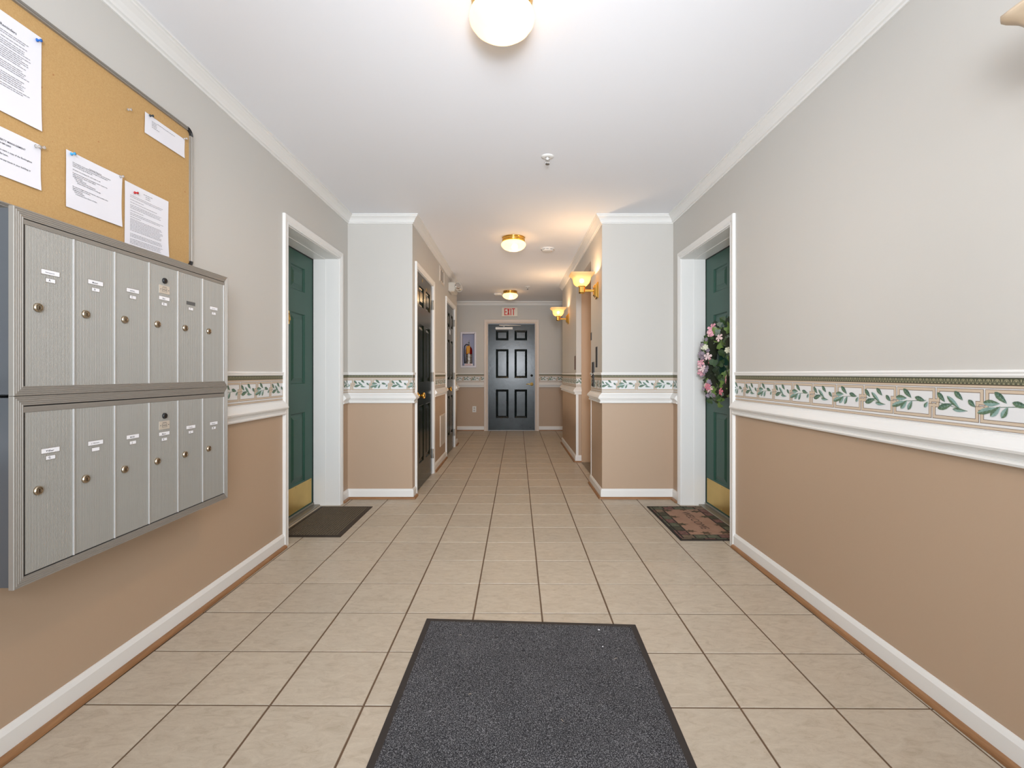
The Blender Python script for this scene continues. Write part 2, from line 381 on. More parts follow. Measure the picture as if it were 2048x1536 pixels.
for j in range(-10, 26):
    for i in range(-11, 11):
        x, y = tpos(i + .5, j + .5)
        if not in_room(x, y): continue
        seen = y > .95 and abs(x) < y * 1.07 + .25 and not (y > 7.6 and (x < -1.45 or x > 1.2))
        if not seen: spare.append((x, y)); continue
        o = bpy.data.objects.new('tile', tile_me); C.objects.link(o); o.parent = floor
        o.location = (x + random.uniform(-.0004, .0004), y + random.uniform(-.0004, .0004), random.uniform(-.0005, 0)); o.rotation_euler = (0, 0, YAW + random.uniform(-.001, .001))
b = MB()
for x, y in spare:
    for k in range(len(L) - 1): pass
    b.loops([[(x + p[0], y + p[1], p[2]) for p in l] for l in L], 0, False, True)
o = b.build('tile_remainder', M['tile'], floor); o['kind'] = 'stuff'

# ------------------------------------------------------------------ mouldings
CROWN = [(0, 2.388), (.007, 2.388), (.009, 2.396), (.017, 2.399), (.020, 2.408), (.030, 2.424), (.044, 2.437), (.050, 2.441), (.050, 2.448), (.058, 2.450), (.058, 2.4605), (0, 2.4605)]
CROWN = [(0, 2.388), (.007, 2.388), (.009, 2.396), (.017, 2.399), (.020, 2.408), (.030, 2.424), (.044, 2.437), (.050, 2.441), (.050, 2.448), (.058, 2.450), (.058, 2.4595), (0, 2.4595)]
RAIL = [(0, .9185), (.010, .9180), (.011, .911), (.014, .910), (.022, .903), (.031, .893), (.037, .884), (.040, .877), (.037, .869), (.029, .867), (.029, .8635), (.024, .862), (.019, .854), (.016, .845), (.022, .8435), (.0245, .838), (.021, .831), (0, .830)]
BEAD = [(0, 1.097), (.008, 1.096), (.011, 1.090), (.008, 1.085), (.009, 1.080), (.005, 1.074), (0, 1.073)]
BASE = [(0, .087), (.004, .086), (.008, .079), (.013, .070), (.013, .001), (0, .001)]
SHOE = [(.0135, .019)] + [(.0135 + .018 * math.sin(R(a)), .001 + .018 * math.cos(R(a))) for a in (0, 22, 45, 67, 90)] + [(.0135, .001)]
tn = [0]
def trim(path, prof, m=M['trim'], name=None):
    if name is None: tn[0] += 1; name = 'trim_%d' % tn[0]
    return st(sweep(path, prof, name, m))
trim([(-2.6, EL), (CL, EL), (CL, YB), (XL, YB), (XL, Z0)], CROWN)
trim([(XR, Z0), (XR, YB), (CR, YB), (CR, ER), (2.6, ER)], CROWN)
trim([(2.6, YF), (-2.6, YF)], CROWN)
c_ = .06
PATHS = [('left', [(XL, DLL[0] - c_), (XL, Z0)]), ('left_return', [(CL, DA[0] - c_), (CL, YB), (XL, YB), (XL, DLL[1] + c_)]),
         ('corridor_left', [(CL, DB[0] - c_), (CL, DA[1] + c_)]), ('left_end', [(-2.6, EL), (CL, EL), (CL, DB[1] + c_)]),
         ('right', [(XR, Z0), (XR, DRR[0] - c_)]), ('right_return', [(XR, DRR[1] + c_), (XR, YB), (CR, YB), (CR, 4.8)]),
         ('corridor_right', [(.831, 5.93), (CR, 5.93), (CR, ER), (2.6, ER)]),
         ('far_left', [(FD[0] - .075, YF), (-2.6, YF)]), ('far_right', [(2.6, YF), (FD[1] + .075, YF)])]
for nm, p in PATHS:
    trim(p, BASE, name='baseboard_' + nm); trim(p, RAIL); trim(p, BEAD)
    s = trim(p, SHOE, M['oak'] if abs(p[0][0] - p[-1][0]) < .02 else M['oak2'])
# white corner guards below the chair rail, on both edges of the elevator opening
MB().box(CR - .004, CR + .026, 5.922, 5.9295, .087, .83).build('g', M['trim']); o = bpy.data.objects['g']; tn[0] += 1; o.name = 'trim_%d' % tn[0]; st(o)
o = MB().box(CR - .004, CR + .004, 4.772, 4.802, .087, .83).build('g', M['trim']); tn[0] += 1; o.name = 'trim_%d' % tn[0]; st(o)

# ------------------------------------------------------------------ printed wallpaper border
LA = [((.005, .035), (.033, .005), .012, 4), ((.006, -.018), (.060, 0), .014, 4), ((.040, .025), (.085, -.014), .011, 6), ((.066, .041), (.095, .014), .012, 4),
      ((.060, -.016), (.105, -.019), .009, 5), ((.113, .016), (.135, -.005), .011, 4)]
LB = [((-.004, .010), (.045, .010), .014, 5), ((.030, .043), (.065, .012), .013, 4), ((-.022, -.022), (.040, -.002), .013, 6), ((.018, -.029), (.047, .002), .013, 5),
      ((.050, -.031), (.068, .002), .012, 6), ((.080, .015), (.122, .004), .012, 4), ((.118, -.018), (.132, .002), .009, 5)]
PITCH = .163; ZM = .9895
def clipx(pts, a, c):
    def half(P, f, inside, val):
        out = []
        for k in range(len(P)):
            p, r_ = P[k - 1], P[k]
            if inside(p) != inside(r_):
                t = (val - p[0]) / (r_[0] - p[0]); out.append((val, p[1] + t * (r_[1] - p[1])))
            if inside(r_): out.append(r_)
        return out
    P = half(pts, 0, lambda p: p[0] >= a, a)
    return half(P, 0, lambda p: p[0] <= c, c) if len(P) > 2 else []
def border(parent, length, phase, org, rz, first='A'):
    """strip of length 'length' from local x=0; 'phase' = local x where an A cell starts"""
    b = MB()
    def poly(pts, h, mi):
        P = clipx(pts, 0, length)
        if len(P) > 2: b.quad([(x, -h, z) for x, z in P], mi)
    def rect(x0, x1, z0, z1, h, mi): poly([(x0, z0), (x1, z0), (x1, z1), (x0, z1)], h, mi)
    b.box(0, length, -.0012, 0, .9190, 1.0735, 0)
    rect(0, length, 1.0525, 1.0732, .0015, 3); rect(0, length, 1.0505, 1.0525, .0015, 2); rect(0, length, 1.0440, 1.0505, .0015, 1); rect(0, length, 1.0425, 1.0437, .0015, 2)
    rect(0, length, .9225, .9300, .0015, 1); rect(0, length, .9301, .9312, .0016, 2); rect(0, length, .9213, .9224, .0016, 2)
    k0 = int(math.floor((0 - phase) / PITCH)) - 1; k1 = int(math.ceil((length - phase) / PITCH)) + 1
    zt, zb, zm = 1.0375, .9405, ZM
    for k in range(k0, k1 + 1):
        x = phase + k * PITCH
        xr = x + PITCH
        def band(pts, wd=.0088, hb=0):
            for lvl, (hw, h, mi) in enumerate(((wd / 2 + .0014, .0016, 2), (wd / 2, .0019, 1))):
                for sn, ((xa, za), (xb, zb_)) in enumerate(zip(pts, pts[1:])):
                    rect(min(xa, xb) - hw, max(xa, xb) + hw, min(za, zb_) - hw, max(za, zb_) + hw, h + .00004 * sn + hb, mi)
        band([(x - .022, zm + .002), (x - .022, zm + .008), (x + .008, zm + .008), (x + .008, zt - .004), (xr - .008, zt - .004), (xr - .008, zm + .008)])
        band([(x - .008, zm - .006), (x - .008, zb + .004), (xr - .023, zb + .004), (xr - .023, zm - .008), (xr + .006, zm - .008), (xr + .006, zm - .002)], hb=.00002)
        LV = LA if k % 2 == 0 else LB
        stem = [(.012, .002), (.11, -.019)] if k % 2 == 0 else [(.035, -.001), (.125, .006)]
        (sx0, sz0), (sx1, sz1) = stem
        poly([(x + sx0, zm + sz0 - .0008), (x + sx1, zm + sz1 - .0008), (x + sx1, zm + sz1 + .0008), (x + sx0, zm + sz0 + .0008)], .0021, 5)
        for n, (tp, bs, wd, mi) in enumerate(LV):
            tx, tz, bx_, bz = x + tp[0], zm + tp[1], x + bs[0], zm + bs[1]
            dx, dz = bx_ - tx, bz - tz; ln = math.hypot(dx, dz); px, pz = -dz / ln, dx / ln
            pr = ((0, 0), (.12, .30), (.32, .5), (.55, .47), (.8, .25), (1, .03)); wd *= 1.4
            for sd, mm in ((1, mi), (-1, {4: 5, 5: 6, 6: 5}[mi])):
                poly([(tx, tz)] + [(tx + dx * t + sd * px * w_ * wd, tz + dz * t + sd * pz * w_ * wd) for t, w_ in pr[1:]] + [(bx_, bz)], .0023 + .0001 * n, mm)
            poly([(tx + dx * .06, tz + dz * .06), (bx_ - px * .0007, bz - pz * .0007), (bx_ + px * .0007, bz + pz * .0007)], .00236 + .0001 * n, 6)
            for t in (.3, .5, .7):
                for sd in (1, -1):
                    qx, qz = tx + dx * t, tz + dz * t; ex, ez = tx + dx * (t - .13) + sd * px * .36 * wd, tz + dz * (t - .13) + sd * pz * .36 * wd
                    poly([(qx, qz), (ex, ez), (qx + dx * .035, qz + dz * .035)], .00234 + .0001 * n, 6)
    # arches and beads of the dark moulding print
    n = int(length / .0262) + 1
    for k in range(n):
        xc = (k + .5) * .0262
        ri, ro = .0062, .0080
        for s_ in range(6):
            a0, a1 = PI * s_ / 6, PI * (s_ + 1) / 6
            poly([(xc + ri * math.cos(a0), 1.0615 + ri * math.sin(a0)), (xc + ro * math.cos(a0), 1.0615 + ro * math.sin(a0)), (xc + ro * math.cos(a1), 1.0615 + ro * math.sin(a1)), (xc + ri * math.cos(a1), 1.0615 + ri * math.sin(a1))], .0018, 7)
        rect(xc - .003, xc + .003, 1.0620, 1.0665, .0018, 7); rect(xc + .0112, xc + .0150, 1.0620, 1.0690, .0018, 7)
        rect(xc - .0105, xc - .0045, 1.0545, 1.0580, .0018, 7); rect(xc + .0025, xc + .0085, 1.0545, 1.0580, .0018, 7)
    rect(0, length, 1.0595, 1.0603, .0019, 7)
    o = b.build('wallpaper_border', [M['bord_paper'], M['bord_beige'], M['bord_brown'], M['bord_dark'], M['leaf_d'], M['leaf_m'], M['leaf_p'], M['bord_arch']], parent, org, rz)
    o['label'] = 'printed wallpaper border of laurel sprigs in linked frames'
    return o
e_ = .0
border(W['left'], DLL[0] - c_ - Z0, 2.549 - Z0 - 24 * PITCH, (XL, Z0, 0), R(90))
border(W['left'], .155, .05, (XL, DLL[1] + c_, 0), R(90))
border(W['bl'], CL - XL, -1.389 - XL, (XL, YB, 0), 0)
border(W['cl'], DA[0] - c_ - YB, -.05, (CL, YB, 0), R(90))
border(W['cl'], DB[0] - DA[1] - 2 * c_, .02, (CL, DA[1] + c_, 0), R(90))
border(W['cl'], EL - DB[1] - c_, .02, (CL, DB[1] + c_, 0), R(90))
border(W['right'], DRR[0] - c_ - Z0, DRR[0] - c_ - 1.586 - 8 * PITCH, (XR, DRR[0] - c_, 0), R(-90))
border(W['right'], .15, 0, (XR, YB, 0), R(-90))
border(W['br'], XR - CR, -.013, (CR, YB, 0), 0)
border(W['cr'], 4.8 - YB, .03, (CR, 4.8, 0), R(-90))
border(W['cr'], ER - 5.93, .05, (CR, ER, 0), R(-90))
border(W['cr'], .062, -.02, (CR, 5.93, 0), 0)
border(W['far'], 2.6 + FD[0] - .075, .02, (-2.6, YF, 0), 0)
border(W['far'], 2.6 - FD[1] - .075, .03, (FD[1] + .075, YF, 0), 0)

# ------------------------------------------------------------------ doors
def casing(parent, w_, h_, m, cw=.06, name='casing'):
    b = MB(); prof = [(.004, 0), (.004, .011), (.012, .013), (.020, .010), (.026, .014), (.045, .018), (cw - .004, .018), (cw, .015), (cw, 0)]
    L_ = [[(-d, -h, 0), (-d, -h, h_ + d), (w_ + d, -h, h_ + d), (w_ + d, -h, 0)] for d, h in prof]
    b.loops(L_, 0, False, False, False)
    for q_ in (0, 3): b.quad([l[q_] for l in L_])
    return b.build(name, m, parent)
def panel_door(root, w_, h_, y, m, slab_t=.044, x0=0, gloss=False, ring=.012):
    """six raised panels set in stiles and rails; slab front at local y"""
    e = empty('door_leaf', (x0, y, 0), 0, root)
    sl = .145 if w_ > .84 else .12; mid = .115; pw = (w_ - 2 * sl - mid) / 2; zs = [(.24, .785), (1.003, 1.553), (1.722, 1.914)]
    b = MB(); xs = [0, sl, sl + pw, sl + pw + mid, w_ - sl, w_]; zz = [.012] + [v for z in zs for v in z] + [h_ - .004]
    for xi in range(5):
        for zi in range(7):
            if xi in (1, 3) and zi in (1, 3, 5): continue
            b.box(xs[xi], xs[xi + 1], 0, slab_t, zz[zi], zz[zi + 1])
    b.build('door_slab', m, e)
    for xi in (1, 3):
        for z0, z1 in zs:
            p = MB(); p.rects(xs[xi], xs[xi + 1], z0, z1, [(0, 0), (.002, -.002), (.035, -.019), (.041, -.004), (.042, -.003)] if gloss else [(0, 0), (.004, -.002), (.010, -.010), (.010 + ring, -.011), (.036 + ring, -.0035), (.037 + ring, -.002)])
            p.build('panel', m, e)
    return e
def knob(parent, x, z, y, m, lever=False):
    k = empty('door_knob', (x, y, z), 0, parent); 
    b = MB(); b.lathe([(.0, 0), (.032, .0), (.032, .003), (.027, .008), (.014, .012), (.011, .020), (.011, .034)] + ([] if lever else [(.016, .038), (.026, .046), (.029, .056), (.027, .064), (.018, .071), (.0, .073)]), 24, axis='y')
    b.build('knob_body', m, k)
    if lever:
        k.name = 'door_handle'
        b = MB(); b.tube([(0, -.045, 0), (-.02, -.048, .002), (-.06, -.050, .004), (-.105, -.046, 0)], .011, 10, taper=[1.1, 1, .85, .6]); b.lathe([(.015, .03), (.015, .055), (.0, .058)], 16, axis='y'); b.build('lever', m, k)
    return k
def hinge(parent, x, z, y, m=None):
    b = MB(); b.box(x - .018, x + .018, y - .003, y, z - .05, z + .05); b.lathe([(.006, -.05), (.006, .05)], 10, o=(x, y - .006, z))
    return b.build('hinge', m or M['hinge'], parent)

def recessed_door(n, loc, rz, w_, depth, label):
    root = st(empty('door_%d' % n, loc, rz), label)
    casing(root, w_, 2.03, M['trim'])
    b = MB()   # jamb lining with a seam step, and stop
    for d0, d1, ins in ((0, depth * .52, 0), (depth * .52, depth, .003)):
        b.box(-J, ins, d0, d1, 0, 2.03 - ins); b.box(w_ - ins, w_ + J, d0, d1, 0, 2.03 - ins); b.box(-J, w_ + J, d0, d1, 2.03 - ins, 2.03 + J)
    b.build('jamb', M['trim'], root)
    g_ = MB(); g_.box(-J, .006, depth, depth + .05, 0, 2.026); g_.box(w_ - .008, w_ + J, depth, depth + .05, 0, 2.026); g_.box(0, w_, depth + .002, depth + .05, 2.019, 2.05); g_.box(-J, w_ + J, depth + .05, depth + .06, 0, 2.05)
    g_.build('gap_shadow_strip', M['shadow_gap'], root)  # black fill standing in for the shade in the gap around the leaf
    e = panel_door(root, w_ - .02, 2.024, depth + .004, M['green_door'], .04, .010)
    e['label'] = 'green six-panel leaf'
    k = MB(); k.box(.018, w_ - .045, -.0015, 0, .038, .233)
    kp = k.build('kick_plate', M['brass_dull'], e); kp['label'] = 'brass kick plate'
    for sx in (.04, .30, .58, w_ - .07):
        for sz in (.05, .221): MB().lathe([(.004, 0), (.003, .002), (0, .0025)], 8, axis='y', o=(sx, -.0015, sz)).build('screw', M['brass'], kp)
    t = MB(); t.box(0, w_, depth - .055, depth + .03, 0, .010, 0, .003); t.box(0, w_, depth - .006, depth + .006, .010, .026, 0, .002)
    t.build('threshold', M['threshold'], root)
    return root, e
dl, el_ = recessed_door(1, (XL, DLL[0], 0), R(90), .91, .208, 'recessed green apartment door beside the mailboxes')
dr, er_ = recessed_door(2, (XR, DRR[1], 0), R(-90), .907, .195, 'recessed green apartment door with a flower wreath')
# knocker and peephole plate on the left door, lock set on both
for e, kx in ((el_, .08), (er_, .82)):
    knob(e, kx, .93, 0, M['brass']); b = MB(); b.lathe([(.0, 0), (.03, 0), (.028, .012), (0, .014)], 20, axis='y', o=(kx, 0, 1.09)); b.build('deadbolt', M['brass'], e)
b = MB(); b.box(.412, .470, -.004, 0, 1.45, 1.55, 0, .002); b.tube([(.424, -.008, 1.53), (.428, -.016, 1.48), (.441, -.018, 1.468), (.454, -.016, 1.48), (.458, -.008, 1.53)], .004, 8)
b.build('door_knocker', M['brass'], el_)

def corridor_door(n, y0, y1, label, nos=None):
    w_ = y1 - y0; root = st(empty('door_%d' % n, (CL, y0, 0), R(90)), label)
    casing(root, w_, 2.03, M['trim'])
    b = MB(); b.box(-J, 0, .0005, .12, 0, 2.03); b.box(w_, w_ + J, .0005, .12, 0, 2.03); b.box(-J, w_ + J, .0005, .12, 2.03, 2.03 + J); b.box(0, w_, .055, .12, 0, 2.03)
    b.build('jamb', M['trim'], root)
    e = panel_door(root, w_ - .008, 2.026, .004, M['dark_door'], .04, .004); e['label'] = 'dark glossy six-panel leaf'
    knob(e, .07, .885, 0, M['brass'])
    for z in (.22, 1.05, 1.83): hinge(root, w_ - .002, z, -.001)
    return root, e
dA, eA = corridor_door(3, *DA, 'nearer dark closet door on the left of the corridor')
dB, eB = corridor_door(4, *DB, 'farther dark closet door on the left of the corridor')
# small room markers on both leaves
b = MB()
for kx, kz in ((.30, 2.0), (.52, 1.95)): b.box(kx, kx + .012, -.002, 0, kz - .03, kz)
b.build('door_marker', M['brass'], eA)
b = MB(); b.box(.36, .395, -.002, 0, 1.64, 1.70, 0); b.box(.405, .44, -.002, 0, 1.63, 1.69, 0); b.build('door_marker', M['card'], eB)

# fire door at the end
fw = FD[1] - FD[0]
df_ = st(empty('door_5', (FD[0], YF, 0), 0), 'black six-panel fire door under the exit sign')
casing(df_, fw, 2.04, M['trim_beige'], .075)
b = MB(); b.box(-J, 0, .0005, .2, 0, 2.04); b.box(fw, fw + J, .0005, .2, 0, 2.04); b.box(-J, fw + J, .0005, .2, 2.04, 2.06); b.build('jamb', M['trim_beige'], df_)
b = MB(); b.box(0, fw, .005, .16, 0, .011, 0, .003); b.build('threshold', M['steel'], df_)
ef = panel_door(df_, fw - .008, 2.034, .03, M['fire_door'], .045, .004, gloss=True); ef['label'] = 'worn glossy black leaf'
knob(ef, fw - .065, .885, 0, M['brass_lever'], lever=True)
b = MB(); b.lathe([(.0, 0), (.024, 0), (.022, .004), (0, .005)], 20, axis='y', o=(fw - .065, 0, 1.05)); b.build('blanking_plate', M['fire_door'], ef)
cl_ = empty('door_closer', (0, 0, 0), 0, ef)
b = MB(); b.box(.14, .465, -.055, -.002, 1.925, 1.972, 0, .006); b.build('closer_body', M['white_plastic'], cl_)
b = MB(); b.tube([(.30, -.05, 1.975), (.30, -.05, 1.992)], .014, 10); b.tube([(.30, -.05, 1.99), (.24, -.13, 1.992), (.215, -.16, 1.992)], .007, 8); b.tube([(.215, -.16, 1.995), (.40, -.09, 2.0), (.62, -.04, 2.0)], .010, 8)
b.build('closer_arm', M['white_plastic'], cl_)

# elevator door inside the opening on the right
ed = st(empty('door_6', (CR + .062, 5.93, 0), R(-90)), 'tan steel elevator doorway')
b = MB(); b.box(-.0005, .03, 0, .17, 0, 2.205); b.box(1.10, 1.1305, 0, .17, 0, 2.205); b.box(.03, 1.10, 0, .17, 2.13, 2.205); b.build('door_frame', M['tan_steel'], ed)
for k in range(2): MB().box(.03 + .535 * k, .03 + .535 * k + .533, .17 + .02 * k, .188 + .02 * k, .008, 2.13).build('sliding_panel', M['tan_steel'], ed)
MB().box(.03, 1.10, .0, .22, 0, .006).build('sill', M['threshold'], ed)

# ------------------------------------------------------------------ mailboxes
ys = [1.2649, 1.4093, 1.5539, 1.7003, 1.8461, 1.9925, 2.138]
XM, Y0M, Y1M = -1.28, 1.2368, 2.163
def lock(parent, x, z, y=0, r=.0122, dark=False):
    k = MB(); k.lathe([(r, 0), (r, .0035), (r * .86, .0062), (r * .68, .0064), (r * .64, .0040)], 28, axis='y', o=(x, y, z), mi=0, smooth=False)
    k.lathe([(r * .60, .0035), (r * .58, .0058), (0, .0060)], 24, axis='y', o=(x, y, z), mi=0, smooth=False); k.box(x - .0016, x + .0016, y - .0064, y - .0059, z - .0058, z + .0040, 1)
    o = k.build('lock', [M['black'] if dark else M['lock'], M['lock_dark']], parent)
    if dark: o['label'] = 'round black post office lock'
    return o
def ribbed(b, x0, x1, z0, z1, h, pitch=.0040, mi=0):
    n = int(round((x1 - x0) / pitch)); p = (x1 - x0) / n; bot = []; 
    for k in range(n):
        a = x0 + k * p; bot += [(a, h), (a + p * .62, h), (a + p * .70, h - .00042), (a + p * .92, h - .00042)]
    bot.append((x1, h))
    L_ = [[(x, -hh, z0) for x, hh in bot], [(x, -hh, z1) for x, hh in bot]]
    b.loops(L_, mi, False, False, False)
def mailbox(zb, zt, drop, rail_z, dz0, dz1, cards, lock_z, name_z, num_z, lock4, plate4, name4, num4, label, warp=False):
    root = tag(empty('mailbox_unit', (XM, Y0M, zb), R(90)), label, 'mailbox', 'apartment mailboxes on the left wall')
    D = XM - XL - .001; wid = Y1M - Y0M; ht = zt - zb
    b = MB(); b.box(0.006, wid - .006, .006, D, .004, ht - .004); o = b.build('cabinet_body', M['box_side'], root); 
    b = MB(); b.rects(.0, wid, 0, ht, [(0, -.012), (0, .0), (.001, .002), (.0035, .002), (.0042, .0008), (.0056, .0008), (.0063, .002), (.0088, .002), (.0095, .0008), (.0109, .0008), (.0116, .002), (.0141, .002), (.0148, .0008), (.0162, .0008), (.0169, .002), (.0194, .002), (.0201, .0008), (.0215, .0008), (.0222, .002), (.0245, .002), (.0250, -.008)], cap=False)
    b.build('collar_frame', M['alu'], root)
    r = MB(); r.box(.0255, wid - .0255, -.0006, .006, dz1 - zb + .0005, rail_z - zb - .002); 
    for k in range(3): r.box(.0255, wid - .0255, -.0012, 0, dz1 - zb + .002 + k * .004, dz1 - zb + .004 + k * .004)
    r.build('top_rail', M['alu'], root)
    MB().box(.024, wid - .024, .0005, .007, dz0 - zb - .004, rail_z - zb).build('shadow_gap', M['shadow_gap'], root)  # black sheet painting the shade seen between the mailbox doors
    for k in range(6):
        a, c = ys[k] - Y0M + .0018, ys[k + 1] - Y0M - .0018
        d = empty('mailbox_door', (a, 0, dz0 - zb), 0, root); w_ = c - a; h_ = dz1 - dz0
        bb = MB(); ribbed(bb, 0, w_ - .003, 0, h_, .0); bb.box(0, w_ - .003, .0009, .006, 0, h_)
        bb.build('door_face', M['alu_door'], d)
        s = MB(); s.box(w_ - .003, w_, -.003, .004, 0, h_, 0); s.build('edge_strip', M['alu_strip'], d)
        four = k == 3; nz = (name4 if four else name_z) - dz0; mz = (num4 if four else num_z) - dz0
        cx = .0695; nm, no = cards[k]
        def slot(z, ww, hh, empty_=False):
            fr = MB(); fr.rects(cx - ww / 2 - .0012, cx + ww / 2 + .0012, z - hh / 2 - .0012, z + hh / 2 + .0012, [(0, 0), (0, .0009), (.0012, .0009), (.0013, .0003)], cap=False)
            fr.build('card_holder', M['alu'], d)
            cdd = MB().box(cx - ww / 2, cx + ww / 2, -.0006, 0, z - hh / 2, z + hh / 2).build('name_card', M['slot'] if empty_ else M['card'], d)
        slot(nz, .053, .0125, nm is None); slot(mz, .027, .0100)
        if nm: text_obj(nm[0], d, (cx - .002, -.0009, nz - .001), M[nm[2]], width=nm[1] * .0011, height=.0050, bold=.01)
        if no: text_obj(no, d, (cx - .003, -.0009, mz), M['ink_dark'], height=.0058, bold=.015)
        lock(d, .0335, lock_z - dz0)
        if four:
            lock(d, .0695, lock4 - dz0, r=.0105, dark=True)
            p = MB(); p.box(.0695 - .026, .0695 + .026, -.0016, 0, plate4 - dz0 - .015, plate4 - dz0 + .015, 0, .0006)
            p.rects(.0695 - .012, .0695 + .012, plate4 - dz0 - .007, plate4 - dz0 + .006, [(0, .0017), (0, .0021), (.0008, .0021), (.0008, .0017)], 1, cap=False)
            p.box(.0695 - .009, .0695 + .009, -.0020, -.0016, plate4 - dz0 - .0015, plate4 - dz0 + .0005, 1)
            p.box(.0695 - .010, .0695 + .010, -.0020, -.0016, plate4 - dz0 + .009, plate4 - dz0 + .0105, 1)
            for sx in (-.020, .020): p.lathe([(.0022, 0), (.0015, .0028), (0, .003)], 8, axis='y', o=(.0695 + sx, 0, plate4 - dz0), mi=1)
            p.build('maker_plate', [M['plate'], M['slot']], d)
    return root
UP = [(('Sampson', 24, 'ink'), 'A'), (('Mozari', 18, 'ink_dark'), 'B'), (('AZIVAL', 20, 'ink_dark'), 'C'), (('Bec', 12, 'ink_dark'), 'D'), (None, 'T'), (('Jones', 18, 'ink'), 'F')]
LO = [(('Tiller', 22, 'ink_dark'), 'G'), (('J. Hansen', 26, 'ink_dark'), None), (('MUZIS', 17, 'ink_dark'), 'J'), (('Mason', 17, 'ink_dark'), 'K'), (('Castle', 20, 'ink'), 'L'), (('Newman', 20, 'ink_dark'), 'M')]
mailbox(1.0275, 1.516, 0, 1.491, 1.052, 1.476, UP, 1.263, 1.3636, 1.342, 1.4255, 1.3926, 1.361, 1.340, 'upper grey aluminium six-door mailbox under the cork board')
mailbox(.530, 1.0265, 0, 1.0005, .558, .983, LO, .771, .874, .854, .931, .897, .866, .845, 'lower grey aluminium six-door mailbox, hung just above the wall base')

# ------------------------------------------------------------------ cork board, notices, pins
BX = XL + .016
bo = tag(empty('bulletin_board', (XL, 1.215, 1.549), R(90)), 'cork notice board with aluminium frame and black corners above the mailboxes', 'notice board')
bw, bh = 2.141 - 1.215, 2.163 - 1.549; rc = .032
MB().box(.004, bw - .004, -.013, -.001, .004, bh - .004).build('cork_panel', M['cork'], bo)
b = MB(); random.seed(5)
for k in range(26):
    x, z, r = random.uniform(.03, bw - .03), random.uniform(.03, bh - .03), random.choice((.0012, .0012, .0016, .003))
    a0 = random.uniform(0, 6); b.quad([(x + r * random.uniform(.6, 1.6) * math.cos(a0 + 2 * PI * q / 6), -.0133, z + r * random.uniform(.6, 1.3) * math.sin(a0 + 2 * PI * q / 6)) for q in range(6)])
b.build('cork_scars', mat('cork_scar', (176, 124, 78), .9), bo)['kind'] = 'stuff'
FP = [(0, 0), (0, .019), (.003, .022), (.006, .020), (.008, .022), (.010, .019), (.012, .021), (.015, .021), (.016, .0132)]
for nm_, a, c, side in (('b', rc, bw - rc, 0), ('t', rc, bw - rc, 1), ('l', rc, bh - rc, 2), ('r', rc, bh - rc, 3)):
    b = MB(); L_ = []
    for s_ in (a, c):
        row = []
        for d, h in FP:
            p = {0: (s_, -h, d), 1: (s_, -h, bh - d), 2: (d, -h, s_), 3: (bw - d, -h, s_)}[side]; row.append(p)
        L_.append(row)
    b.loops(L_, 0, False, False, False); b.build('frame_rail', M['alu'], bo)
for cx_, cz_, a0 in ((bw - rc, bh - rc, 0), (rc, bh - rc, 90), (rc, rc, 180), (bw - rc, rc, 270)):
    b = MB(); L_ = []
    for k in range(9):
        a = R(a0 + k * 90 / 8); L_.append([(cx_ + (rc + .001 - d) * math.cos(a), -(h + .001), cz_ + (rc + .001 - d) * math.sin(a)) for d, h in FP])
    b.loops(L_, 0, True, True, False); b.build('corner_cap', M['black'], bo)

def paper(label, y0, y1, z0, z1, text=(), bars=(), curl=(.0, .0, .0, .0), tilt=0, bar_m='ink'):
    """curl = how far each corner (bl, br, tl, tr) lifts off the board"""
    w_, h_ = y1 - y0, z1 - z0
    b = MB(); n = 8; vs = []
    def lift(u, v):
        return .0012 + curl[0] * ((1 - u) * (1 - v)) ** 3 + curl[1] * (u * (1 - v)) ** 3 + curl[2] * ((1 - u) * v) ** 3 + curl[3] * (u * v) ** 3 + .0012 * math.sin(u * 3 + v * 2) ** 2
    for j in range(n + 1):
        for i in range(n + 1): vs.append((w_ * i / n, -lift(i / n, j / n), h_ * j / n))
    fs = [(j * (n + 1) + i, j * (n + 1) + i + 1, (j + 1) * (n + 1) + i + 1, (j + 1) * (n + 1) + i) for j in range(n) for i in range(n)]
    b.add(vs, fs, 0, True)
    o = b.build('paper_notice', M['paper'], None, (XL + .0145, y0, z0), R(90)); o.rotation_euler = (0, tilt, R(90))
    tag(o, label, 'notice', 'notices pinned to the cork board')
    t = MB(); random.seed(int(y0 * 1000))
    for x0, x1, z, hh in bars:
        x = x0
        while x < x1:
            ww = random.uniform(.004, .013); e1 = min(x + ww, x1); seg = 3
            for s_ in range(seg):
                xa, xb = x + (e1 - x) * s_ / seg, x + (e1 - x) * (s_ + 1) / seg
                t.quad([(xa, -lift(xa / w_, z / h_) - .0007, z), (xb, -lift(xb / w_, z / h_) - .0007, z), (xb, -lift(xb / w_, (z + hh) / h_) - .0007, z + hh), (xa, -lift(xa / w_, (z + hh) / h_) - .0007, z + hh)])
            x = e1 + .0016
    if t.v: t.build('printed_text', M[bar_m], o)
    parts = []
    for s_, x, z, hh, al in text:
        me = text_mesh(s_, height=hh, align=al, bold=.012)
        for v in me.vertices: v.co.y = -lift((x + v.co.x) / w_, (z + v.co.z) / h_) - .0008
        parts.append((me, (x, 0, z), 0))
    if parts: join_meshes(parts, 'printed_words', M['ink_dark'], o)
    return o
def lines(x0, x1, ztop, n, dz, hh, ragged=.03, indent=()):
    out = []
    for k in range(n): out.append((x0, x1 - random.uniform(0, ragged), ztop - k * dz, hh))
    return out
random.seed(3)
LFT, CEN = 'LEFT', 'CENTER'
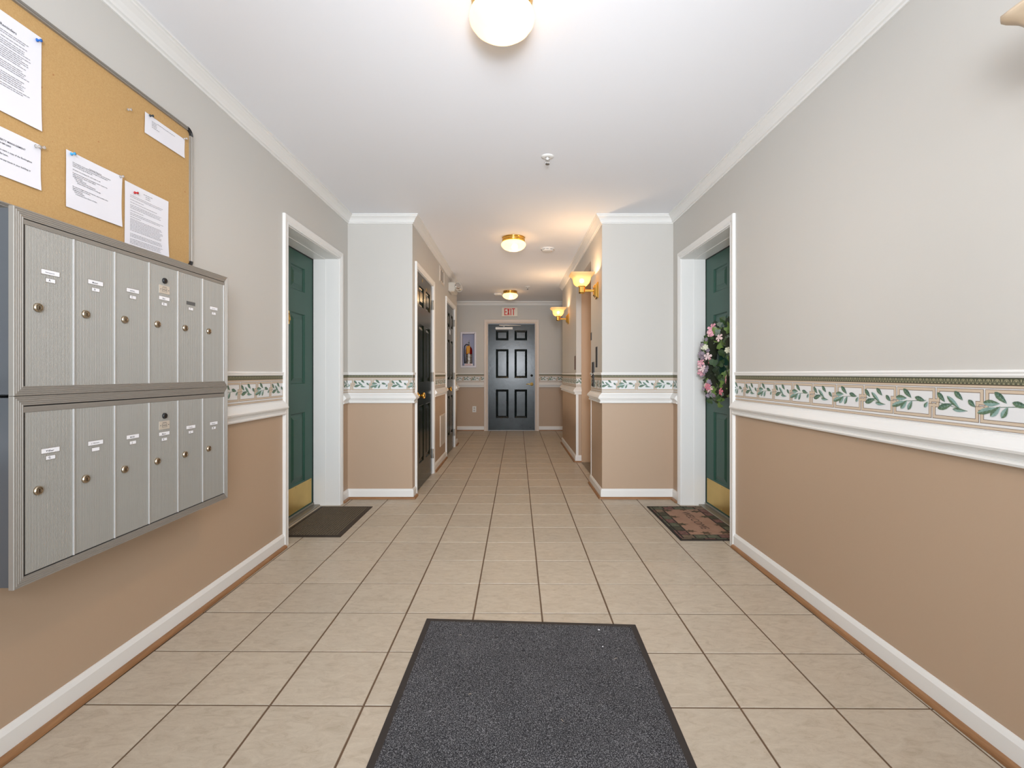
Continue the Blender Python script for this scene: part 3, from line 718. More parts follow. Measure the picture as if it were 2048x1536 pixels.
ps = [l for l in lines(.02, .185, .228, 2, .0058, .0020)] + lines(.02, .185, .212, 1, .0058, .0020) + lines(.02, .185, .203, 3, .0058, .0020) + lines(.02, .185, .183, 6, .0058, .0020) + lines(.02, .185, .143, 4, .0058, .0020) + lines(.02, .185, .112, 5, .0058, .0020) + lines(.02, .185, .080, 2, .0058, .0020)
paper('tall typed reminder letter with a blue pin at the left edge of the board', 1.240, 1.457, 1.815, 2.096, [('Friendly Reminders', .145, .243, .0072, 'RIGHT')], ps, (.0, .004, 0, .001), bar_m='ink')
paper('short typed notice below the reminder letter, held by clear pins', 1.240, 1.455, 1.636, 1.772,
      [('PROPERTY MANAGEMENT', .170, .101, .0052, 'RIGHT'), ('410-989-5000', .1295, .091, .0046, 'RIGHT'), ('If you want a copy of the Buckingham', .189, .073, .0046, 'RIGHT'), ('Condominium By-Laws.', .122, .062, .0046, 'RIGHT'), ('If you have any issues in your building or', .185, .046, .0046, 'RIGHT')], (), (.0, .004, 0, .001))
paper('wide typed resources notice with a light blue pin in the lower middle', 1.538, 1.755, 1.618, 1.800,
      [('Community Resources', .108, .154, .0036, CEN), ('Our emergency contact and Frederick Police Department non-emergency', .022, .150, .0034, LFT), ('number is listed below. They have also brought to us all information', .022, .1445, .0034, LFT), ('resources, and can get the above info.', .022, .139, .0034, LFT),
       ('Of course, in an emergency 911 is the number to call.', .022, .1275, .0034, LFT), ('Frederick Police Department non-emergency number contact is the', .022, .1165, .0034, LFT), ('online resource for reports. Online reports:', .022, .111, .0034, LFT), ('cityoffrederick.gov', .022, .1055, .0034, LFT), ('Click on Departments', .028, .100, .0034, LFT),
       ('Click on Frederick Police Department', .033, .0945, .0034, LFT), ('Choose incident reporting that is on this page', .038, .089, .0034, LFT), ('For some less urgent matters, the City has a report a problem online', .022, .073, .0034, LFT), ('option for a number of concerns.', .022, .0675, .0034, LFT), ('cityoffrederick.gov', .022, .062, .0034, LFT), ('Click on Residents', .028, .0565, .0034, LFT), ('In drop down menu is Report a Problem', .033, .051, .0034, LFT)], (), (.001, .005, 0, .004))
ps = [(.09, .135, .247, .0018), (.10, .125, .240, .0018), (.10, .125, .233, .0018)] + lines(.024, .195, .222, 2, .0056, .0015, .02) + [(.024, .09, .206, .0015)] + lines(.024, .17, .196, 1, .0056, .0015, .02) + lines(.024, .195, .186, 3, .0056, .0015, .02) + [(.024, .09, .165, .0015)] + lines(.024, .195, .156, 2, .0056, .0015, .02) + [(.024, .075, .142, .0015)] + lines(.024, .19, .134, 9, .0052, .0015, .02) + lines(.024, .19, .080, 3, .0052, .0015, .02) + lines(.024, .19, .060, 4, .0052, .0015, .02)
ps = [(a_, c_1, z_ - .0385, h_) for a_, c_1, z_, h_ in ps if z_ > .043]
paper('tall minutes sheet with a red pin, its foot hidden behind the mailbox', 1.7705, 1.992, 1.5655, 1.794, (), ps, (.0, .006, 0, .002))
ps = [(.065, .165, .0640, .0019)] + [(.035, .062, .061 - k * .0056, .0018) for k in range(4)] + [(.035, .075, .038, .0018)]
paper('small paper strip with a black pin in the upper right corner of the board', 1.867, 2.092, 2.017, 2.098, (), ps, (.0, .002, 0, .001))
def pin(label, x_px, y_px, m, cat='push pin'):
    Y = 1.424 * 967 / (1027 - x_px); z = H + (CY - y_px) * Y / 967
    b = MB(); b.lathe([(.0006, -.004), (.0006, .003), (.0048, .0035), (.0050, .0050), (.0030, .0070), (.0026, .0115), (.0044, .0135), (.0046, .0160), (.0, .0168)], 12, axis='y')
    o = b.build('push_pin', m, None, (XL + .0165, Y, z), R(90)); o.rotation_euler = (R(random.uniform(-6, 6)), 0, R(90 + random.uniform(-8, 8)))
    tag(o, label, 'push pin', 'push pins on the cork board')
pin('dark blue push pin in the corner of the reminder letter', 71, 80, M['blue'])
pin('light blue push pin in the corner of the resources notice', 140, 308, M['lightblue'])
pin('red push pin at the top of the minutes sheet', 267, 385, M['redpin'])
pin('black push pin in the small paper strip', 298, 231, M['blackpin'])
pin('clear push pin at the right end of the small paper strip', 366.5, 277.5, M['clearpin'])
pin('clear push pin in the top right corner of the resources notice', 238, 353, M['clearpin'])
pin('left one of two clear push pins in the short notice', 68, 292, M['clearpin'])
pin('right one of two clear push pins in the short notice', 77.5, 294, M['clearpin'])
pin('clear push pin stuck in bare cork with no paper', 254, 219, M['clearpin'])

# ------------------------------------------------------------------ ceiling fittings
def bowl_light(x, y, s, label, power):
    root = tag(empty('ceiling_light', (x, y, ZC)), label, 'ceiling light', 'brass and frosted glass ceiling lights')
    b = MB(); b.lathe([(.0, 0), (.112 * s, 0), (.116 * s, -.004), (.112 * s, -.010), (.108 * s, -.014), (.113 * s, -.019), (.113 * s, -.026), (.108 * s, -.030), (.112 * s, -.035), (.112 * s, -.043), (.104 * s, -.046), (.098 * s, -.040), (0, -.038)], 40)
    b.build('brass_canopy', M['brass'], root)
    pr = [(.096 * s, -.042), (.110 * s, -.050), (.119 * s, -.060), (.123 * s, -.072), (.120 * s, -.086), (.108 * s, -.103), (.088 * s, -.118), (.060 * s, -.130), (.030 * s, -.137), (.002, -.139)]
    b = MB(); b.lathe(pr, 40); g_ = b.build('glass_bowl', M['bowl_glass'], root); g_['label'] = 'lit frosted glass bowl'
    p = point('ceiling_bulb', (x + .012, y + .02, ZC - .088), 1.3, WARM, .03)
    d = bpy.data.lights.new('added_bowl_downlight', 'AREA'); d.shape = 'DISK'; d.size = .2; d.energy = power; d.color = BULB; dl_ = bpy.data.objects.new('added_bowl_downlight', d); C.objects.link(dl_); dl_.location = (x, y, ZC - .150)  # unseen disk light added below the bowl to carry its downlight
    return root
bowl_light(-.042, 1.77, .98, 'nearest brass-rimmed ceiling light, cut by the top of the frame', 4.5)
bowl_light(0, 4.88, 1.02, 'middle brass-rimmed ceiling light at the start of the corridor', 4.5)
bowl_light(-.055, 8.05, 1.04, 'farthest brass-rimmed ceiling light, in front of the exit sign', 4)

def sprinkler(x, y, label):
    root = tag(empty('fire_sprinkler', (x, y, ZC)), label, 'sprinkler', 'ceiling sprinklers')
    MB().lathe([(0, 0), (.040, 0), (.040, -.003), (.030, -.007), (.022, -.009), (.012, -.009), (.012, -.004), (0, -.004)], 24).build('escutcheon', M['white_plastic'], root)
    b = MB(); b.lathe([(.0085, -.004), (.0085, -.020), (.006, -.022), (0, -.022)], 12); b.build('stem', M['white_plastic'], root)
    b = MB(); b.tube([(-.008, 0, -.018), (-.012, 0, -.034), (-.003, 0, -.048)], .002, 6); b.tube([(.008, 0, -.018), (.012, 0, -.034), (.003, 0, -.048)], .002, 6); b.tube([(0, 0, -.020), (0, 0, -.046)], .0025, 6); b.build('frame_arms', M['chrome'], root)
    b = MB(); b.lathe([(0, -.047), (.013, -.048), (.014, -.050), (0, -.0505)], 16); b.build('deflector', M['steel'], root)
sprinkler(.215, 3.06, 'white pendant sprinkler in the middle of the lobby ceiling')
sprinkler(.222, 7.62, 'tiny far sprinkler near the last ceiling light')
r_ = tag(empty('smoke_detector', (.377, 5.31, ZC)), 'round white smoke detector right of the middle ceiling light', 'smoke detector')
MB().lathe([(0, 0), (.078, 0), (.078, -.010), (.074, -.016), (0, -.016)], 32).build('base_ring', M['white_plastic'], r_)
MB().lathe([(.068, -.014), (.068, -.022), (.060, -.030), (.040, -.034), (0, -.035)], 32).build('cover', M['white_plastic'], r_)
b = MB()
for k in range(10):
    a = 2 * PI * k / 10; b.tube([(.069 * math.cos(a), .069 * math.sin(a), -.018), (.069 * math.cos(a + .4), .069 * math.sin(a + .4), -.018)], .0025, 5)
b.build('vent_slots', M['slot'], r_)
MB().lathe([(.004, -.034), (.004, -.037), (0, -.038)], 10, o=(.035, -.03, 0)).build('indicator', M['redpin'], r_)
r_ = tag(empty('ceiling_box', (-.265, 8.28, ZC)), 'small rectangular white box on the ceiling left of the farthest light', 'ceiling box')
MB().box(-.062, .062, -.06, .06, -.035, -.0005, 0, .006).build('box_housing', M['white_plastic'], r_)
MB().box(-.05, .05, -.062, -.058, -.030, -.012).build('box_lens', M['offwhite'], r_)

# ------------------------------------------------------------------ wall lamps
def sconce(loc, label, lit=True, power=5.0):
    root = tag(empty('wall_lamp', loc, R(-90)), label, 'wall lamp', 'brass wall lamps with square glass shades')
    b = MB(); b.rects(-.055, .055, -.072, .072, [(0, 0), (0, .008), (.006, .014), (.010, .014), (.014, .024), (.020, .026), (.026, .036), (.034, .040)]); b.build('back_plate', M['brass'], root)
    b = MB(); b.box(-.011, .011, -.125, -.036, -.012, .010, 0, .003); b.build('arm', M['brass'], root)
    b = MB(); b.lathe([(0, -.030), (.020, -.028), (.027, -.016), (.027, .034), (.031, .038), (.031, .044), (0, .044)], 16, o=(0, -.145, 0), sq=6, smooth=False); b.build('lamp_holder', M['brass'], root)
    out = [(.034, .040), (.052, .050), (.066, .066), (.073, .086), (.076, .106), (.080, .119), (.089, .131), (.102, .139), (.108, .146), (.109, .153)]
    inn = [(r - .004, z + (.002 if r < .07 else 0)) for r, z in reversed(out)]
    b = MB(); b.lathe(out + [(.105, .153)] + inn[2:], 40, o=(0, -.145, 0), sq=12, smooth=True)
    g_ = b.build('glass_shade', M['shade_glass'] if lit else M['shade_off'], root); g_['label'] = 'square flared amber glass shade'
    if lit:
        c = Matrix.Translation(loc) @ Matrix.Rotation(R(-90), 4, 'Z') @ Vector((0, -.145, .090)); point('sconce_lamp', c, power, WARM, .022)
    return root
sconce((CR, 4.425, 1.845), 'nearer lit brass wall lamp beside the elevator opening')
sconce((CR, 6.735, 1.848), 'farther lit brass wall lamp near the fire door')
sconce((XR, 1.036, 1.765), 'unlit wall lamp shade poking in at the top right corner', lit=False)

# ------------------------------------------------------------------ exit sign, extinguisher, outlet, grilles, emergency light, elevator controls
ex = tag(empty('exit_sign', (-.073, YF, 2.258)), 'white exit sign with red letters above the fire door', 'exit sign')
MB().box(-.157, .157, -.045, -.0005, -.092, .092, 0, .006).build('sign_box', M['exit_white'], ex)
b = MB(); b.rects(-.157, .157, -.092, .092, [(0, .0452), (0, .048), (.010, .048), (.012, .0452)], cap=False); b.build('sign_rim', M['offwhite'], ex)
me = MB()
def letter(b, ch, x, w_=.042, z0=-.066, z1=.066, s=.0175):
    y0, y1 = -.0475, -.0455
    if ch == 'E':
        b.box(x, x + s, y0, y1, z0, z1)
        for z in (z0, (z0 + z1 - s) / 2, z1 - s): b.box(x + s, x + w_, y0, y1, z, z + s)
    if ch == 'I': b.box(x, x + s, y0, y1, z0, z1)
    if ch == 'T': b.box(x, x + w_, y0, y1, z1 - s, z1); b.box(x + (w_ - s) / 2, x + (w_ + s) / 2, y0, y1, z0, z1 - s)
    if ch == 'X':
        for a, c in ((x, x + w_ - s), (x + w_ - s, x)):
            b.add([(a, y0, z1), (a + s, y0, z1), (c + s, y0, z0), (c, y0, z0), (a, y1, z1), (a + s, y1, z1), (c + s, y1, z0), (c, y1, z0)], [(0, 1, 2, 3), (7, 6, 5, 4), (0, 4, 5, 1), (1, 5, 6, 2), (2, 6, 7, 3), (3, 7, 4, 0)])
for ch, x in (('E', -.102), ('X', -.046), ('I', .014), ('T', .044)):
    b = MB(); letter(b, ch, x, .046 if ch == 'X' else .050 if ch != 'T' else .058); b.build('letter', M['exit_red'], ex)

cb = tag(empty('extinguisher_cabinet', (0, YF, 0)), 'white recessed cabinet holding a fire extinguisher left of the fire door', 'cabinet')
x0, x1, z0, z1 = CAB
b = MB(); b.box(x0, x0 + .004, 0, .17, z0, z1); b.box(x1 - .004, x1, 0, .17, z0, z1); b.box(x0, x1, 0, .17, z0, z0 + .004); b.box(x0, x1, 0, .17, z1 - .004, z1); b.box(x0, x1, .165, .17, z0, z1); b.build('tub', M['cabinet_in'], cb)
b = MB(); b.rects(x0 - .022, x1 + .022, z0 - .022, z1 + .022, [(0, 0), (0, .012), (.004, .016), (.030, .016), (.034, .010), (.036, 0)], cap=False); b.build('cabinet_frame', M['cabinet'], cb)
MB().lathe([(.010, .016), (.010, .022), (0, .023)], 14, axis='y', o=(x1 - .005, 0, z1 - .002)).build('latch', M['chrome'], cb)
b = MB(); b.box(-.930, -.775, -.006, .0, z0 + .016, z0 + .052); o = b.build('door_label', M['card'], cb)
b = MB()
for k in range(3): b.box(-.92, -.79 - .02 * (k % 2), -.0066, -.006, z0 + .022 + .009 * k, z0 + .026 + .009 * k)
b.build('label_print', M['redpin'], cb)
fe = tag(empty('fire_extinguisher', (-.855, YF + .080, z0 + .010)), 'red fire extinguisher with silver label and orange tag inside the white cabinet', 'fire extinguisher')
MB().lathe([(.0, 0), (.060, 0), (.064, .006), (.064, .30), (.058, .335), (.040, .362), (.022, .376), (.020, .392), (0, .392)], 32).build('cylinder', M['red'], fe)
b = MB(); n = 20; L_ = [[(.0648 * math.cos(R(180 + 160 * k / n + 10)), .0648 * math.sin(R(180 + 160 * k / n + 10)), z) for k in range(n + 1)] for z in (.03, .225)]; b.loops(L_, 0, False, False, False, True); b.build('body_label', M['silver_label'], fe)
b = MB(); b.box(-.018, .018, -.018, .018, .392, .425, 0, .004); b.lathe([(.014, .018), (.014, .026), (0, .027)], 16, axis='y', o=(0, -.0, .408)); b.build('valve', M['chrome'], fe)
b = MB(); b.box(-.010, .010, -.075, .020, .425, .432); b.add([(-.010, -.095, .452), (.010, -.095, .452), (.010, .02, .440), (-.010, .02, .440), (-.010, -.095, .460), (.010, -.095, .460), (.010, .02, .452), (-.010, .02, .452)], [(0, 1, 2, 3), (4, 5, 6, 7), (0, 1, 5, 4), (1, 2, 6, 5), (2, 3, 7, 6), (3, 0, 4, 7)]); b.tube([(0, 0, .44), (.005, -.01, .50)], .003, 6); b.build('squeeze_handle', M['steel'], fe)
b = MB(); b.tube([(-.015, 0, .405), (-.05, -.01, .415), (-.080, -.012, .385), (-.088, -.012, .31), (-.088, -.012, .20), (-.082, -.012, .10), (-.078, -.012, .05)], .009, 10, taper=[1, 1, 1, 1, 1, 1.2, 1.4]); b.build('hose', M['black'], fe)
b = MB(); b.add([(-.045, -.068, .375), (.028, -.070, .385), (.020, -.075, .245), (-.040, -.073, .225), (-.045, -.066, .375), (.028, -.068, .385), (.020, -.073, .245), (-.040, -.071, .225)], [(0, 1, 2, 3), (7, 6, 5, 4), (0, 4, 5, 1), (1, 5, 6, 2), (2, 6, 7, 3), (3, 7, 4, 0)]); b.build('inspection_tag', M['tag'], fe)

ou = tag(empty('wall_outlet', (-.745, YF, .410)), 'white wall outlet low on the far wall under the extinguisher cabinet', 'outlet')
MB().box(-.036, .036, -.006, 0, -.058, .058, 0, .002).build('cover_plate', M['white_plastic'], ou)
for z in (-.022, .022):
    e = empty('socket', (0, -.006, z), 0, ou); b = MB(); b.lathe([(.016, 0), (.016, .002), (0, .002)], 20, axis='y'); b.build('socket_face', M['offwhite'], e)
    for sx in (-.006, .006): MB().box(sx - .001, sx + .001, -.0028, -.0018, -.004, .005).build('slot', M['black'], e)

def grille(name, label, loc, w_, h_, n, vertical, cat, dark):
    root = tag(empty(name, loc, R(90)), label, cat)
    b = MB(); b.rects(0, w_, 0, h_, [(0, 0), (0, .004), (.004, .009), (.020, .009), (.024, .003), (.024, .0005)], cap=False); b.build('grille_frame', M['vent'], root)
    MB().box(.022, w_ - .022, -.0012, -.0002, .022, h_ - .022).build('backing', M['vent_dark'], root)
    for k in range(n):
        t = (k + .5) / n
        if vertical: c = .024 + t * (w_ - .048); b = MB(); b.add([(c - .004, -.0015, .024), (c + .005, -.008, .024), (c + .005, -.008, h_ - .024), (c - .004, -.0015, h_ - .024), (c - .003, -.0015, .024), (c + .007, -.008, .024), (c + .007, -.008, h_ - .024), (c - .003, -.0015, h_ - .024)], [(0, 1, 2, 3), (7, 6, 5, 4), (0, 4, 5, 1), (1, 5, 6, 2), (2, 6, 7, 3), (3, 7, 4, 0)])
        else: c = .024 + t * (h_ - .048); b = MB(); b.add([(.024, -.008, c - .006), (w_ - .024, -.008, c - .006), (w_ - .024, -.0015, c + .005), (.024, -.0015, c + .005), (.024, -.008, c - .0045), (w_ - .024, -.008, c - .0045), (w_ - .024, -.0015, c + .0065), (.024, -.0015, c + .0065)], [(0, 1, 2, 3), (7, 6, 5, 4), (0, 4, 5, 1), (1, 5, 6, 2), (2, 6, 7, 3), (3, 7, 4, 0)])
        b.build('louver', M['vent'], root)
grille('return_vent', 'low white louvered return air grille between the dark corridor doors', (CL, 5.765, .21), .42, .375, 22, False, 'vent', True)
grille('supply_vent', 'small high wall register just under the crown moulding above the corridor doors', (CL, 5.72, 2.185), .38, .185, 3, True, 'vent', True)
em = tag(empty('emergency_light', (CL, 6.53, 2.262), R(90)), 'white emergency light with two round lamp heads high on the corridor wall', 'emergency light')
MB().box(0, .30, -.085, -.0005, -.066, .066, 0, .014).build('housing', M['offwhite'], em)
for x in (.06, .21):
    e = empty('lamp_head', (x, -.105, .012), R(-55), em)
    MB().lathe([(0, -.02), (.030, -.018), (.048, .0), (.054, .030), (.052, .034), (.046, .030), (.0, .028)], 24, axis='y').build('head_shell', M['offwhite'], e)
    MB().lathe([(.046, .030), (.036, .036), (0, .038)], 24, axis='y').build('lens', M['chrome'], e)
# elevator hall fittings on the narrow wall before the opening
o = MB().box(0, .080, -.004, -.0003, 0, .190, 0, .001).build('floor_sign', M['black'], None, (CR, 4.508, 1.144), R(-90)); tag(o, 'tall dark plaque on the wall edge left of the lobby corner', 'sign')
cp = tag(empty('call_panel', (CR, 4.688, .962), R(-90)), 'black elevator call panel with silver key switch by the chair rail', 'call panel')
MB().box(0, .095, -.010, -.0024, 0, .235, 0, .002).build('panel_plate', M['black'], cp)
MB().lathe([(.016, 0), (.016, .010), (.010, .018), (0, .018)], 18, axis='y', o=(.048, -.010, .118)).build('key_switch', M['chrome'], cp)
for z in (.045, .075): MB().lathe([(.013, 0), (.012, .004), (0, .005)], 18, axis='y', o=(.048, -.010, z)).build('call_button', M['steel'], cp)
o = MB().box(0, .045, -.005, -.0003, 0, .075, 0, .001).build('position_indicator', M['black'], None, (CR, 4.795, 1.416), R(-90)); tag(o, 'small dark indicator plate at the edge of the elevator opening', 'sign')
o = MB().box(0, .10, -.006, -.0003, 0, .17, 0, .001).build('braille_sign', mat('brown_sign', (104, 76, 58), .4), None, (CR, 6.06, 1.135), R(-90)); tag(o, 'brown plaque on the far edge of the elevator opening', 'sign')

# ------------------------------------------------------------------ mats
# large charcoal entrance mat (slightly turned)
Pm = [(-.3846, 2.140), (.527, 2.088), (.486, .62), (-.424, .66)]
mr = tag(empty('entrance_mat', (.05, 1.4, 0)), 'large charcoal carpet mat with black rubber edge in the foreground', 'mat')
def mat_loop(ins, z):
    P = [Vector(p) for p in Pm]; out = []
    for k in range(4):
        p = P[k]; a = (P[k - 1] - p).normalized(); c = (P[(k + 1) % 4] - p).normalized(); v = p + (a + c) * ins; out.append((v.x - .05, v.y - 1.4, z))
    return out
b = MB(); b.loops([mat_loop(0, .0003), mat_loop(.001, .0025), mat_loop(.020, .0045), mat_loop(.024, .0045), mat_loop(.026, .003)], 0, False, True); b.build('rubber_border', M['rubber'], mr)
b = MB(); n = 60; I = mat_loop(.0235, .009); vs = []
for j in range(n + 1):
    for i in range(n + 1):
        u, v = i / n, j / n; p = [(1 - v) * ((1 - u) * I[0][k] + u * I[1][k]) + v * ((1 - u) * I[3][k] + u * I[2][k]) for k in range(3)]
        e = min(u, 1 - u, v, 1 - v); z = .0085 if e > .004 else .004
        vs.append((p[0], p[1], z + random.uniform(-.0006, .0006)))
b.add(vs, [(j * (n + 1) + i, j * (n + 1) + i + 1, (j + 1) * (n + 1) + i + 1, (j + 1) * (n + 1) + i) for j in range(n) for i in range(n)]); b.build('carpet', M['carpet'], mr)
def on_floor(px, py, z=0):
    Y = FPX * (H - z) / (py - CY); return (px - CX) / FPX * Y, Y
for k, (px, py, s, lb) in enumerate(((1198, 1259.5, .0045, 'larger white lint fleck near the top right of the charcoal mat'), (1205.5, 1293, .003, 'smaller white lint fleck below the larger one on the charcoal mat'))):
    x, y = on_floor(px, py, .01); b = MB(); b.lathe([(0, 0), (s, .0005), (s * .8, .002), (0, .003)], 7, smooth=False); o = b.build('lint_fleck', M['paper'], None, (x, y, .0092)); tag(o, lb, 'lint', 'lint on the charcoal mat')
for px, py, a, ln, lb in ((1124.5, 1440, 2.0, .012, 'pale crumb of debris in the middle of the charcoal mat'), (1232, 1317, .5, .012, 'pale thread on the right part of the charcoal mat'), (940, 1388, .2, .010, 'pale thread on the left part of the charcoal mat'), (921, 1270, -.2, .010, 'pale thread at the top left of the charcoal mat')):
    x, y = on_floor(px, py, .01); b = MB(); b.tube([(-ln / 2, 0, 0), (0, .0015, .0012), (ln / 2, 0, 0)], .0006, 5); o = b.build('thread', M['bord_beige'], None, (x, y, .0096), a); tag(o, lb, 'thread', 'threads on the charcoal mat')

# brown ribbed door mat, left
x0, x1, y0, y1 = -1.572, -1.148, 3.208, 3.945
bm_ = tag(empty('rubber_doormat', ((x0 + x1) / 2, (y0 + y1) / 2, 0)), 'dark brown ribbed rubber doormat at the left green door', 'mat')
hx, hy = (x1 - x0) / 2, (y1 - y0) / 2
b = MB(); b.loops([[(sx * (hx - i), sy * (hy - i), z) for sx, sy in ((-1, -1), (1, -1), (1, 1), (-1, 1))] for i, z in ((0, .0003), (.001, .003), (.018, .007), (.026, .007), (.028, .004))], 0, False, True); b.build('rubber_base', M['brown_rubber'], bm_)
rib = MB(); nx, ny = 20, 34; px_, py_ = (2 * hx - .06) / nx, (2 * hy - .06) / ny
for i in range(nx):
    for j in range(ny):
        cx, cy = -hx + .03 + (i + .5) * px_, -hy + .03 + (j + .5) * py_; a, c = px_ * .36, py_ * .26
        rib.loops([[(cx + sx * (a - k), cy + sy * (c - k), z) for sx, sy in ((-1, -1), (1, -1), (1, 1), (-1, 1))] for k, z in ((0, .004), (.001, .0078))])
o = rib.build('scraper_ribs', M['brown_rib'], bm_); o['kind'] = 'stuff'

# welcome mat, right: dark ground, printed stone blocks, leaves and lettering
x0, x1, y0, y1 = 1.085, 1.562, 3.14, 3.942
wm = tag(empty('welcome_mat', ((x0 + x1) / 2, (y0 + y1) / 2, 0), R(0)), 'welcome doormat with stone blocks and leaves at the right green door', 'mat')
hx, hy = (x1 - x0) / 2, (y1 - y0) / 2
b = MB(); b.loops([[(sx * (hx - i), sy * (hy - i), z) for sx, sy in ((-1, -1), (1, -1), (1, 1), (-1, 1))] for i, z in ((0, .0003), (.001, .005), (.004, .006))], 0, False, True); b.build('mat_base', mat('welcome_mat_ground', (38, 32, 28), .85), wm)
wm_c = [mat('mat_stone_' + n_, c_1, .9, vary=(60, c_2, .6), bump=(300, .2)) for n_, c_1, c_2 in (('sage', (66, 74, 58), (116, 114, 92)), ('rose', (150, 106, 96), (70, 50, 46)), ('sand', (150, 124, 102), (78, 70, 56)), ('moss', (46, 52, 40), (92, 84, 66)))]
random.seed(11)
def block(x0, x1, y0, y1, z=.0075, m=None):
    g_ = .0058; jt = lambda: random.uniform(-.001, .001)
    pts = [(x0 + g_ + jt(), y0 + g_ + jt()), (x1 - g_ + jt(), y0 + g_ + jt()), (x1 - g_ + jt(), y1 - g_ + jt()), (x0 + g_ + jt(), y1 - g_ + jt())]
    b = MB(); b.loops([[(p[0], p[1], .005) for p in pts], [(p[0], p[1], z) for p in pts]]); b.build('stone_block', m or random.choice(wm_c), wm)
e0 = .010; rw = .022; rw2 = .066
def ring(i0, i1, nxx, nyy):
    xs0, xs1, ys0, ys1 = -hx + i0, hx - i0, -hy + i0, hy - i0; d = i1 - i0
    for k in range(nyy):
        a, c = ys0 + d + (ys1 - ys0 - 2 * d) * k / nyy, ys0 + d + (ys1 - ys0 - 2 * d) * (k + 1) / nyy
        block(xs0, xs0 + d, a, c); block(xs1 - d, xs1, a, c)
    for k in range(nxx):
        a, c = xs0 + (xs1 - xs0) * k / nxx, xs0 + (xs1 - xs0) * (k + 1) / nxx
        block(a, c, ys0, ys0 + d); block(a, c, ys1 - d, ys1)
ring(e0, e0 + rw, 6, 9); ring(e0 + rw, e0 + rw + rw2, 5, 7)
ii = e0 + rw + rw2 + .006
b = MB(); b.box(-hx + ii, hx - ii, -hy + ii, hy - ii, .005, .0078); b.build('centre_field', mat('mat_field', (176, 140, 118), .9, vary=(9, (150, 114, 94), .7), bump=(300, .2)), wm)
lm_ = mat('mat_leaf', (62, 64, 44), .9, vary=(40, (104, 78, 60), .5))
for sx, sy, a, s in ((-.11, .27, .3, 1), (-.12, .10, -.2, 1), (-.12, -.08, .1, 1.05), (-.11, -.23, -.3, .9), (.10, .24, 2.6, 1.15), (.12, .10, 3.3, 1.0), (.02, .29, 1.5, .9), (-.02, -.27, -1.2, 1), (.11, -.26, -2.2, 1.0), (.13, -.1, 3.0, .6)):
    pts = []
    for k in range(12):
        t = 2 * PI * k / 12; rr = (.040 if k % 2 == 0 else .022) * s * (1.25 if k == 0 else 1); pts.append((sx + rr * math.cos(t + a), sy + rr * .8 * math.sin(t + a), 0))
    b = MB(); b.loops([[(p[0], p[1], .0075) for p in pts], [(p[0], p[1], .0086) for p in pts]]); b.build('leaf', lm_, wm)
me = text_mesh('WELCOME', width=.42, height=.058, bold=.0)
for v in me.vertices: v.co = (v.co.z + .012, -v.co.x + .022, .0088)
me.materials.clear(); me.materials.append(mat('mat_lettering', (92, 70, 58), .9)); o = bpy.data.objects.new('lettering', me); C.objects.link(o); o.parent = wm

# ------------------------------------------------------------------ flower wreath on the right door
wr = tag(empty('flower_wreath', (XR + .195, 3.55, 1.165), R(-90)), 'wreath of pink blossoms and ivy leaves on the right green door', 'wreath')
RW = .215
b = MB(); b.tube([(RW * math.cos(2 * PI * k / 32), -.050, RW * math.sin(2 * PI * k / 32)) for k in range(33)], .048, 8); b.build('twig_ring', mat('wreath_twigs', (34, 40, 22), .9, bump=(80, 1)), wr)
MB().tube([(0, -.012, RW + .01), (0, -.006, RW + .08)], .002, 5).build('hanging_wire', M['steel'], wr)
ivy = [mat('ivy_' + n_, c1, .5, vary=(60, c2, .6)) for n_, c1, c2 in (('light', (112, 140, 66), (84, 112, 50)), ('mid', (58, 86, 44), (42, 66, 34)), ('dark', (34, 54, 34), (24, 40, 24)), ('grey', (118, 130, 116), (84, 98, 86)))]
def leaf_mesh(m, s):
    pr = [(0, 0), (.28, -.10), (.52, .05), (.34, .30), (.40, .62), (0, 1.0), (-.40, .62), (-.34, .30), (-.52, .05), (-.28, -.10)]
    b = MB(); vs = [(x * s, .10 * s * (abs(x) * 2) ** 1.5 - .12 * s * y * y * -1, y * s) for x, y in pr] + [(0, .0, .4 * s)]
    b.add(vs, [(k, (k + 1) % 10, 10) for k in range(10)]); return b.mesh('leaf', m)
leaves_me = [leaf_mesh(m, s) for m, s in ((ivy[0], .058), (ivy[1], .062), (ivy[2], .058), (ivy[1], .046), (ivy[3], .040), (ivy[0], .050))]
def blossom_mesh(m, s, n=5):
    b = MB()
    for k in range(n):
        a = 2 * PI * k / n; rad = lambda r, t, y: (r * math.sin(a + t), y, r * math.cos(a + t))
        b.add([(0, 0, 0), rad(s * .55, -.5, -.25 * s), rad(s * .95, -.38, -.12 * s), rad(s * 1.05, 0, -.05 * s), rad(s * .95, .38, -.12 * s), rad(s * .55, .5, -.25 * s), rad(s * .6, 0, -.32 * s)], [(0, 1, 6), (1, 2, 3, 6), (3, 4, 5, 6), (5, 0, 6)], 0, True)
    return b.mesh('blossom', m)
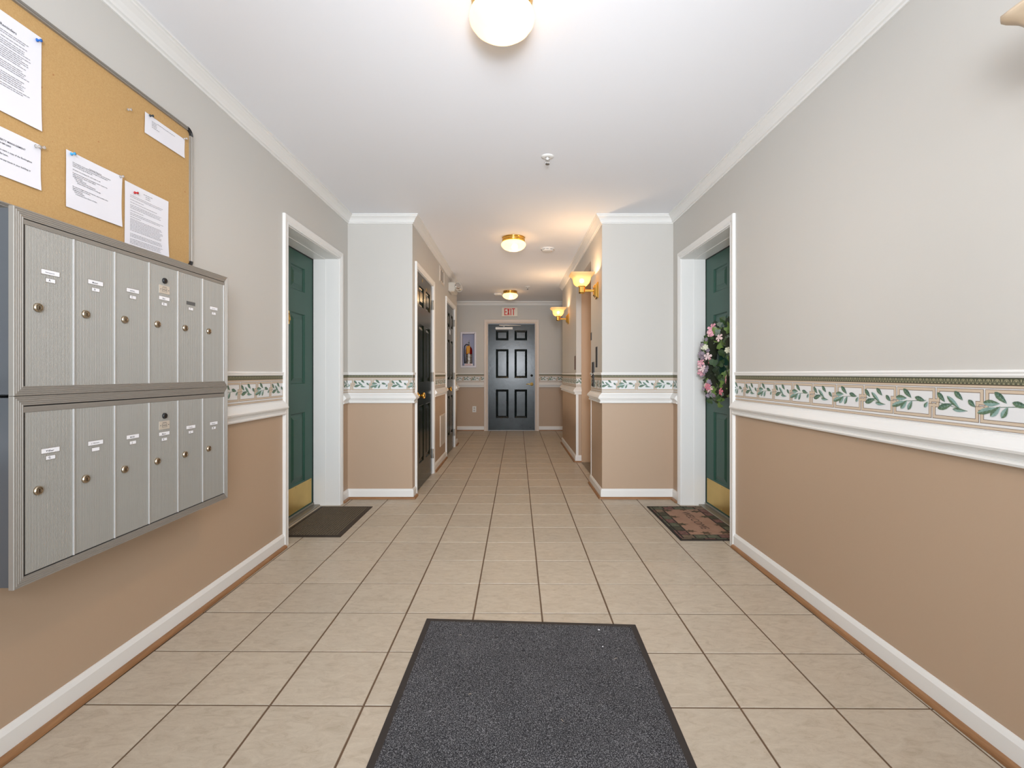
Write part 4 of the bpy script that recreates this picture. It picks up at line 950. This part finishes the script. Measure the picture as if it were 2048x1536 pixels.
pk = [mat('petal_' + n_, c1, .6, vary=(30, c2, .6)) for n_, c1, c2 in (('pink', (226, 150, 168), (238, 184, 196)), ('blush', (232, 196, 200), (240, 220, 214)), ('rose', (206, 106, 126), (222, 140, 154)), ('cream', (214, 216, 186), (232, 230, 210)), ('mauve', (128, 112, 126), (160, 148, 160)))]
bl_me = [blossom_mesh(pk[0], .032), blossom_mesh(pk[1], .030), blossom_mesh(pk[2], .027), blossom_mesh(pk[3], .022, 6), blossom_mesh(pk[4], .017, 6), blossom_mesh(pk[0], .024)]
random.seed(21)
def put(name, me, a, rr, dep, roll, tx, tz):
    o = bpy.data.objects.new(name, me); C.objects.link(o); o.parent = wr
    o.location = (rr * math.cos(a), -dep, rr * math.sin(a)); o.rotation_euler = (tx, roll, tz)
for k in range(270):
    a = random.uniform(0, 2 * PI); rr = RW + random.gauss(0, .052); dep = random.uniform(.045, .105) - abs(rr - RW) * .3
    put('leaf', random.choice(leaves_me), a, rr, dep, -a + PI / 2 + random.gauss(0, .9), random.uniform(-.7, .5), random.uniform(-.1, 1.3))
# in view: the far half of the ring (local x negative); clusters as in the photograph
cl = [(98, .26, .10, 0), (94, .235, .115, 0), (102, .24, .115, 1), (106, .255, .10, 0), (99, .225, .12, 5), (150, .235, .11, 3), (142, .20, .115, 3), (176, .235, .12, 5), (180, .19, .125, 0), (186, .21, .12, 1), (192, .245, .11, 2), (198, .225, .12, 0), (196, .19, .12, 1), (228, .24, .11, 3), (238, .215, .115, 0), (244, .20, .12, 2), (250, .22, .11, 1), (165, .17, .09, 1), (172, .155, .08, 2)]
for dg, rr, dep, mi in cl:
    for q_ in range(1): put('blossom', bl_me[mi], R(dg) + random.uniform(-.05, .05), rr + random.uniform(-.01, .01), dep + .004 * q_, random.uniform(0, 6), random.uniform(-.5, .5), random.uniform(.2, 1.1))
for dg in (20, 62, 300, 330):
    put('blossom', random.choice(bl_me), R(dg), RW + random.uniform(-.03, .03), .11, random.uniform(0, 6), random.uniform(-.4, .4), random.uniform(-.4, .4))
for k in range(46):
    a = R(random.choice((150, 165, 185, 200, 240, 255)) + random.gauss(0, 9)); put('blossom', bl_me[4], a, RW + random.gauss(0, .03), random.uniform(.09, .125), random.uniform(0, 6), random.uniform(-.6, .6), random.uniform(0, 1.1))
